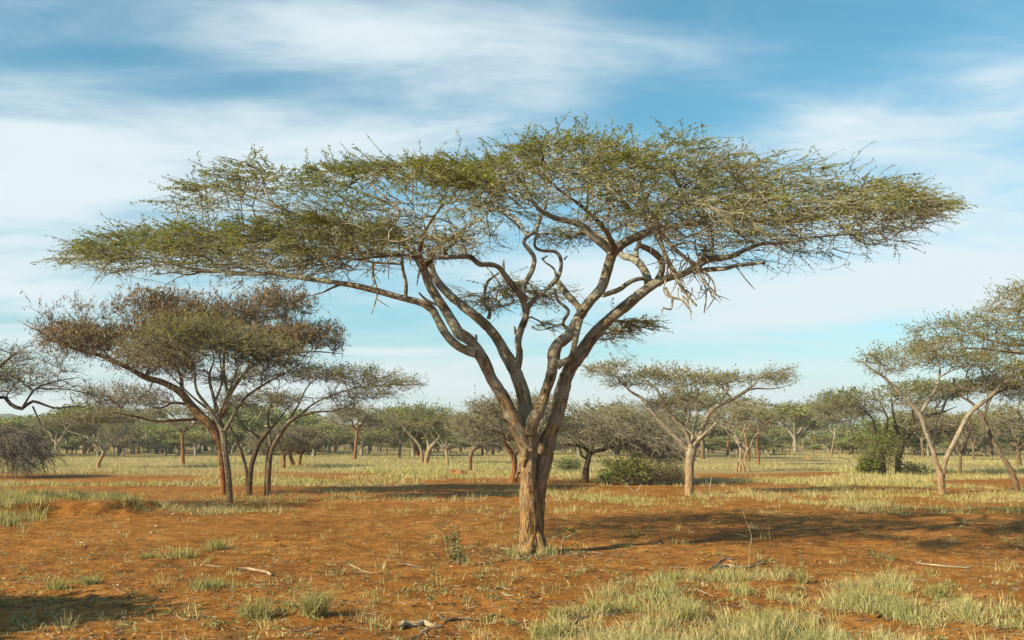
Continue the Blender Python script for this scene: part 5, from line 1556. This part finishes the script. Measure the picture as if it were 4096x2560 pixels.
stick('G6', [[(1180, 790, 8), (1240, 778, 12), (1285, 798, 6)], [(1010, 790, 4), (1130, 792, 6)]], 'brown stick below the big trunk, just above the small pale one')
stick('G6', [[(1280, 872, 6), (1350, 893, 6)]], 'short stick in the bare middle ground below the big trunk')
stick('G6', [[(890, 1060, 6), (930, 1045, 8), (962, 1045, 4)]], 'little grey stick right of the log', 'dead')
stick('G6', [[(1940, 995, 9), (2010, 985, 11), (2060, 965, 6)]], 'grey stick in grass right of the dark crooked stick', 'dead')
stick('G7', [[(380, 608, 8), (430, 575, 12), (480, 552, 14), (545, 546, 8)], [(560, 600, 8), (530, 565, 8), (490, 550, 6)]], 'arched branch on top of the dead branch heap in the shade', 'stick', 'fallen_branch', 'branch')
stick('G7', [[(390, 592, 12), (480, 582, 14), (600, 586, 12), (745, 572, 14)]], 'long straight branch across the dead branch heap', 'stick', 'fallen_branch', 'branch')
stick('G7', [[(400, 602, 20), (450, 596, 22), (500, 590, 16)], [(370, 625, 8), (450, 640, 10), (520, 612, 7)]], 'thick dark piece at the bottom of the dead branch heap', 'stick_dark', 'fallen_branch', 'branch')
stick('G7', [[(640, 580, 6), (720, 556, 7), (815, 545, 4)]], 'thin twig sticking out right of the dead branch heap', 'stick')
stick('G7', [[(1742, 574, 8), (1830, 590, 10), (1930, 596, 9), (2080, 600, 8)]], 'long pale stick lying right of the branch shadows', 'dead')
stick('G7', [[(1470, 935, 12), (1540, 897, 18), (1625, 886, 8)]], 'curved dark stick in the grass at the bottom right', 'stick_dark')
stick('G7', [[(350, 915, 8), (380, 930, 16), (410, 955, 10)]], 'stubby grey stick by the thick green tuft at the bottom', 'dead')
stick('G7', [[(310, 752, 6), (360, 768, 8), (412, 776, 5)]], 'thin grey stick in the left part of the grass patch', 'dead')
stick('G7', [[(655, 642, 8), (710, 628, 12), (765, 620, 8)]], 'pale stick just below the dead branch heap', 'stick')
stick('F4', [[(575, 1170, 14), (520, 1190, 16), (485, 1215, 18)], [(500, 1205, 14), (440, 1190, 9), (370, 1200, 4)], [(450, 1195, 10), (415, 1160, 8, 0), (375, 1145, 5, -.3), (345, 1140, 3, -.5)], [(440, 1192, 6), (400, 1188, 4, 0), (365, 1192, 3, -.3)], [(555, 1180, 14), (535, 1215, 12), (530, 1235, 8)]], 'bleached dead branch lying in grass left of the dark trunks on the right', 'dead', 'fallen_branch', 'branch')


# ------------------------------------------------------------------ small plants
def plant(c, lines, label, leafn, ls, name='weed_plant', mat='shrub_leaf', stem='stick', cat='plant', lrange=(.15, 1.05)):
    x, y = G(*cs(c, lines[0][0][0], lines[0][0][1]))
    b = np.array((x, y, gz(x, y)))
    mb = MB(); P, A = [], []
    for i, ln in enumerate(lines):
        out = []
        for k, p in enumerate(ln):
            w = W(*cs(c, p[0], p[1]), y + (p[3] if len(p) > 3 else RNG.normal() * .03))
            w[2] = max(w[2], b[2] - .02)
            out.append((*w, p[2] * CROPS[c][2] / FS * y * .5))
        a = spline(out, .02)
        tubes(mb, [a[:, :3]], [a[:, 3]], 5, 0, .3)
        k = RNG.integers(int(len(a) * lrange[0]), len(a), leafn)
        P.append(a[k, :3]); A.append(RNG.normal(size=(leafn, 3)) + np.array([0, 0, .4]))
    root = empty(name, b); tag(root, label, cat)
    mb.build('stem', M[stem], root, b)
    if leafn:
        lb = MB(); leaves(lb, np.concatenate(P), np.concatenate(A), ls, ls * .5, 0, .2)
        lb.build('leaves', M[mat], root, b, smooth=False)


plant('G6', [[(925, 612, 7), (918, 540, 7), (905, 460, 6), (880, 370, 4)], [(925, 610, 6), (940, 540, 6), (925, 450, 5), (915, 385, 3)], [(920, 600, 6), (890, 530, 5), (850, 450, 4), (835, 400, 3)], [(930, 612, 6), (965, 590, 5), (990, 560, 3)], [(925, 600, 5), (890, 570, 4), (850, 560, 3)], [(920, 580, 5), (900, 500, 4), (895, 430, 3)]], 'bright green leafy weed standing on bare soil left of the big trunk', 46, .048, mat='weed')
plant('G6', [[(835, 515, 6), (832, 460, 6), (810, 400, 5), (770, 345, 4), (730, 385, 2)], [(825, 420, 4), (800, 370, 3), (790, 330, 2)], [(832, 450, 4), (900, 420, 3), (960, 450, 2)]], 'thin grey twiggy seedling just behind the bright green weed', 9, .045, 'seedling', 'weed')
plant('G6', [[(1632, 560, 8), (1636, 500, 9), (1650, 445, 9), (1700, 415, 8), (1740, 390, 6), (1765, 382, 3)], [(1645, 460, 5), (1650, 410, 4), (1690, 370, 3)], [(1640, 540, 5), (1690, 500, 4), (1740, 470, 3)], [(1700, 415, 4), (1720, 395, 3), (1690, 375, 2)]], 'bent grey twig seedling with a few leaves right of the big trunk foot', 18, .05, 'seedling')
plant('G7', [[(640, 612, 8), (642, 540, 8), (645, 470, 7), (658, 405, 6), (640, 340, 5), (615, 280, 4), (600, 225, 2)], [(655, 410, 5), (600, 390, 4), (545, 380, 2)], [(640, 340, 4), (660, 300, 2)], [(648, 450, 4), (670, 430, 2)]], 'tall thin leafless sapling in the shade right of the big trunk', 0, .03, 'sapling', stem='stick')
plant('G7', [[(975, 690, 8), (978, 620, 6), (972, 560, 5), (975, 495, 5)], [(975, 600, 3), (990, 560, 2)], [(978, 640, 3), (955, 600, 2)]], 'dry brown seed stalk rising from the narrow upright tuft', 14, .03, 'dry_stalk', 'grass_tuft')
plant('G6', [[(730, 895, 5), (735, 850, 5), (742, 800, 4), (745, 760, 3)], [(735, 860, 4), (755, 830, 3), (765, 815, 2)], [(733, 870, 4), (715, 840, 3), (705, 830, 2)], [(730, 890, 3), (680, 790, 3), (620, 735, 2)]], 'small upright green seedling on bare soil below the leafy weed', 10, .04, 'seedling', 'weed')
plant('G6', [[(1275, 560, 4), (1270, 525, 4), (1262, 500, 3)], [(1275, 560, 4), (1295, 530, 3), (1305, 500, 2)], [(1272, 560, 4), (1245, 535, 3)]], 'small blue-green weed close to the left of the big trunk foot', 22, .036, 'weed_plant', 'weed')
plant('G6', [[(745, 705, 4), (745, 675, 4), (742, 650, 3)], [(745, 700, 3), (775, 670, 3), (785, 650, 2)], [(745, 700, 3), (735, 670, 2)]], 'tiny green weed below the straight pale stick', 10, .035, 'weed_plant', 'weed')
plant('G6', [[(425, 690, 4), (425, 660, 3), (430, 650, 2)], [(425, 690, 3), (450, 655, 2)]], 'tiny green weed left of the straight pale stick end', 10, .035, 'weed_plant', 'weed')
plant('F3', [[(1205, 1240, 8), (1212, 1200, 8), (1222, 1150, 5)], [(1210, 1215, 6), (1185, 1180, 4), (1175, 1165, 2)], [(1212, 1200, 5), (1240, 1220, 3)]], 'short bleached dead shrub stem right of the V-shaped acacia trunk', 0, .03, 'dead_shrub', stem='dead')
plant('F3', [[(635, 1265, 6), (600, 1225, 5), (575, 1195, 3)], [(650, 1265, 6), (675, 1230, 5), (695, 1200, 3)]], 'two crossing bare stalks in grass left of the V-shaped acacia trunk', 0, .03, 'dead_shrub', stem='dead')


def mound(c, x, y, rx, h, label):
    gx, gy = G(*cs(c, x, y))
    k = CROPS[c][2] / FS * gy
    R, Hh = rx * k, h * k
    n, m = 28, 9
    v = []
    for j in range(m):
        q = j / (m - 1)
        for i in range(n):
            a = i * 6.283 / n
            v.append((math.cos(a) * R * q, math.sin(a) * R * .8 * q, Hh * (1 - q ** 1.7) - .05 * q))
    v = np.array(v) + np.array((gx, gy, gz(gx, gy)))
    v += fbm(v * 4.5, 3)[:, None] * np.array((.12, .12, .16)) * Hh * 2
    i = np.arange(m - 1)[:, None] * n + np.arange(n)[None]
    i2 = np.arange(m - 1)[:, None] * n + (np.arange(n)[None] + 1) % n
    mb = MB(); mb.add(v, quads=np.stack([i, i2, i2 + n, i + n], -1).reshape(-1, 4))
    tag(mb.build('soil_mound', M['mound'], None, (gx, gy, gz(gx, gy))), label, 'mound', 'red soil mounds')


mound('F2', 738, 1232, 42, 26, 'small red termite mound in the grass left of the big trunk')
mound('F4', 186, 1150, 28, 13, 'low red soil mound in the far grass on the right')


def stone(c, x, y, r, label):
    gx, gy = G(*cs(c, x, y)); k = CROPS[c][2] / FS * gy
    u = np.array([(math.cos(a) * math.cos(b), math.sin(a) * math.cos(b), math.sin(b)) for b in np.linspace(-1.5, 1.5, 8) for a in np.linspace(0, 6.283, 13)[:-1]])
    v = u * np.array((1, .8, .55)) * r * k * (1 + .35 * fbm(u * 1.7 + x, 3))[:, None] + np.array((gx, gy, gz(gx, gy) + r * k * .25))
    i = np.arange(7)[:, None] * 12 + np.arange(12)[None]; i2 = np.arange(7)[:, None] * 12 + (np.arange(12)[None] + 1) % 12
    mb = MB(); mb.add(v, quads=np.stack([i, i2, i2 + 12, i + 12], -1).reshape(-1, 4))
    tag(mb.build('stone', M['stone'], None, (gx, gy, gz(gx, gy))), label, 'stone', 'stones on the red soil')


stone('G7', 578, 968, 27, 'pale rounded stone at the bottom of the foreground grass patch')
stone('G5', 1200, 272, 15, 'reddish stone on bare soil in front of the olive green acacia')
stone('G5', 1050, 412, 16, 'orange stone beside a short stick on the left bare ground')
stone('G5', 825, 408, 9, 'small orange pebble left of the orange stone')
stone('G5', 1080, 358, 12, 'small dull pebble above the orange stone on the left')
stone('G7', 1320, 490, 8, 'tiny yellow pebble among the branch shadows on the right')


# ------------------------------------------------------------------ sky, sun, air, camera
AZ, EL = math.radians(58), math.radians(28.5)
S = Vector((-math.sin(AZ) * math.cos(EL), -math.cos(AZ) * math.cos(EL), math.sin(EL)))
sun = bpy.data.lights.new('sun', 'SUN'); sun.energy = 5.0; sun.angle = math.radians(.55); sun.color = (1., .88, .56)
so = bpy.data.objects.new('sun', sun); C.objects.link(so); so.rotation_euler = (-S).to_track_quat('-Z', 'Y').to_euler(); so.location = S * 60

w = bpy.data.worlds.new('World'); scene.world = w; w.use_nodes = True
nt = w.node_tree; LK = nt.links
for n in list(nt.nodes):
    nt.nodes.remove(n)
wout = nt.nodes.new('ShaderNodeOutputWorld'); bg = nt.nodes.new('ShaderNodeBackground'); LK.new(bg.outputs[0], wout.inputs[0])
sky = nt.nodes.new('ShaderNodeTexSky'); sky.sky_type = 'NISHITA'; sky.sun_disc = False
sky.sun_elevation = EL; sky.sun_rotation = math.pi + AZ; sky.air_density = 1.; sky.dust_density = .6; sky.ozone_density = 1.


def mth(op, a, b=None, c=None, clamp=False):
    n = nt.nodes.new('ShaderNodeMath'); n.operation = op; n.use_clamp = clamp
    for i, v in enumerate((a, b, c)):
        if v is None:
            continue
        if isinstance(v, bpy.types.NodeSocket):
            LK.new(v, n.inputs[i])
        else:
            n.inputs[i].default_value = v
    return n.outputs[0]


tc = nt.nodes.new('ShaderNodeTexCoord'); sp = nt.nodes.new('ShaderNodeSeparateXYZ'); LK.new(tc.outputs['Generated'], sp.inputs[0])
yy = mth('MAXIMUM', mth('ABSOLUTE', sp.outputs[1]), .08)
U = mth('DIVIDE', sp.outputs[0], yy); V = mth('DIVIDE', sp.outputs[2], yy)
# cirrus texture on a layer high above the plain
zz = mth('ADD', mth('MAXIMUM', sp.outputs[2], 0.), .10)
cx = nt.nodes.new('ShaderNodeCombineXYZ'); LK.new(mth('DIVIDE', sp.outputs[0], zz), cx.inputs[0]); LK.new(mth('DIVIDE', sp.outputs[1], zz), cx.inputs[1])
mp = nt.nodes.new('ShaderNodeMapping'); mp.inputs['Rotation'].default_value = (0, 0, math.radians(-16)); mp.inputs['Scale'].default_value = (.55, 1.0, 1); LK.new(cx.outputs[0], mp.inputs[0])


def wn(scale, detail, rough, dist, off=0.):
    m2 = nt.nodes.new('ShaderNodeMapping'); m2.inputs['Location'].default_value = (off, off * .7, off); LK.new(mp.outputs[0], m2.inputs[0])
    n = nt.nodes.new('ShaderNodeTexNoise'); n.inputs['Scale'].default_value = scale; n.inputs['Detail'].default_value = detail
    n.inputs['Roughness'].default_value = rough; n.inputs['Distortion'].default_value = dist; LK.new(m2.outputs[0], n.inputs['Vector'])
    return n.outputs['Fac']


n_big, n_fine, n_w = wn(.9, 7, .56, .6), wn(2.4, 9, .62, .45, 4.), wn(4.6, 10, .68, 1.3, 9.)
BL = [(150, 345, 520, 95, .8), (420, 420, 330, 55, .42), (60, 200, 300, 60, .35), (60, 480, 330, 60, .5), (1050, 110, 460, 120, .42), (650, 60, 460, 70, .34), (850, 330, 330, 60, .45), (1250, 250, 260, 70, .25),
      (2010, 290, 190, 85, .62), (2380, 190, 210, 90, .6), (1700, 110, 180, 60, .3), (2000, 690, 400, 62, .85), (2380, 640, 300, 70, .7), (2330, 430, 220, 150, .45), (1400, 640, 300, 45, .5), (930, 830, 130, 9, .75), (1020, 885, 260, 40, .5),
      (60, 650, 330, 120, .55), (1660, 868, 190, 14, .5), (2150, 520, 220, 50, .35), (1800, 760, 260, 40, .4), (1750, 940, 900, 40, .4), (300, 930, 700, 60, .4), (620, 250, 200, 40, .35),
      (230, 130, 330, 38, -.32), (1560, 250, 190, 75, -.35), (1930, 160, 220, 90, -.22), (2030, 30, 330, 60, -.25), (880, 770, 190, 40, -.3), (560, 210, 260, 40, -.30), (1750, 640, 140, 40, -.25), (1620, 820, 260, 25, -.2), (2250, 560, 140, 22, -.25), (400, 30, 300, 40, -.05)]
tot = None
for (X, Y, rx, ry, am) in BL:
    a, b, c = ray(X * 1.6933, Y * 1.6933)
    k = 1.6933 / FS
    du = mth('DIVIDE', mth('SUBTRACT', U, a / b), rx * k); dv = mth('DIVIDE', mth('SUBTRACT', V, c / b), ry * k)
    e = mth('MULTIPLY', mth('EXPONENT', mth('MULTIPLY', mth('ADD', mth('MULTIPLY', du, du), mth('MULTIPLY', dv, dv)), -.9)), am)
    tot = e if tot is None else mth('ADD', tot, e)
nb = mth('SUBTRACT', n_big, .5); nf = mth('SUBTRACT', n_fine, .5)
cov = mth('ADD', mth('MULTIPLY', tot, mth('ADD', mth('MULTIPLY', nf, 1.5), .8)), mth('ADD', mth('MULTIPLY', nb, .95), mth('ADD', mth('ADD', mth('MULTIPLY', nf, .9), mth('MULTIPLY', mth('SUBTRACT', n_w, .5), .6)), .23)))
# milky air near the horizon
hz = mth('MULTIPLY', mth('EXPONENT', mth('MULTIPLY', mth('MAXIMUM', V, 0.), -7.)), .40)
cov = mth('ADD', cov, hz)
cr = nt.nodes.new('ShaderNodeMapRange'); cr.interpolation_type = 'SMOOTHERSTEP'
cr.inputs['From Min'].default_value = -.12; cr.inputs['From Max'].default_value = 1.12; cr.inputs['To Max'].default_value = .97
LK.new(cov, cr.inputs['Value'])
tint = nt.nodes.new('ShaderNodeMix'); tint.data_type = 'RGBA'; tint.blend_type = 'MULTIPLY'; tint.inputs[0].default_value = 1.
tl = nt.nodes.new('ShaderNodeMix'); tl.data_type = 'RGBA'
LK.new(mth('EXPONENT', mth('MULTIPLY', mth('MAXIMUM', sp.outputs[2], 0.), -5.5)), tl.inputs[0])
tl.inputs[6].default_value = (.64, 1.36, 1.34, 1); tl.inputs[7].default_value = (.80, 1.02, 1.12, 1)
LK.new(sky.outputs[0], tint.inputs[6]); LK.new(tl.outputs[2], tint.inputs[7])
mixs = nt.nodes.new('ShaderNodeMix'); mixs.data_type = 'RGBA'
LK.new(cr.outputs[0], mixs.inputs[0]); LK.new(tint.outputs[2], mixs.inputs[6]); mixs.inputs[7].default_value = (6.6, 7.5, 7.9, 1)
LK.new(mixs.outputs[2], bg.inputs[0]); bg.inputs[1].default_value = .070

# air
hz_m = bpy.data.materials.new('haze'); hz_m.use_nodes = True
hn = hz_m.node_tree
for n in list(hn.nodes):
    hn.nodes.remove(n)
ho = hn.nodes.new('ShaderNodeOutputMaterial'); pv = hn.nodes.new('ShaderNodeVolumePrincipled')
pv.inputs['Color'].default_value = (.95, .97, 1., 1); pv.inputs['Density'].default_value = .00045; pv.inputs['Anisotropy'].default_value = .2
hn.links.new(pv.outputs[0], ho.inputs['Volume'])
mb = MB()
x0, x1, y0, y1, z0, z1 = -3100, 3100, -400, 3100, -6, 40
mb.add([(x0, y0, z0), (x1, y0, z0), (x1, y1, z0), (x0, y1, z0), (x0, y0, z1), (x1, y0, z1), (x1, y1, z1), (x0, y1, z1)],
       quads=[(0, 3, 2, 1), (4, 5, 6, 7), (0, 1, 5, 4), (1, 2, 6, 5), (2, 3, 7, 6), (3, 0, 4, 7)])
tag(mb.build('haze', hz_m, smooth=False), 'thin pale haze that softens the far trees', kind='stuff')

cam = bpy.data.cameras.new('camera'); cam.lens = 35; cam.sensor_width = 36; cam.clip_end = 12000; cam.clip_start = .1
co = bpy.data.objects.new('camera', cam); C.objects.link(co)
co.location = (0, 0, CAM_Z); co.rotation_euler = (math.pi / 2 + PITCH, 0, 0)
scene.camera = co
scene.view_settings.view_transform = 'Standard'; scene.view_settings.look = 'None'
scene.view_settings.exposure = .8; scene.view_settings.gamma = 1.
scene.cycles.use_denoising = True
scene.cycles.max_bounces = 6; scene.cycles.diffuse_bounces = 3; scene.cycles.transmission_bounces = 4; scene.cycles.volume_bounces = 0
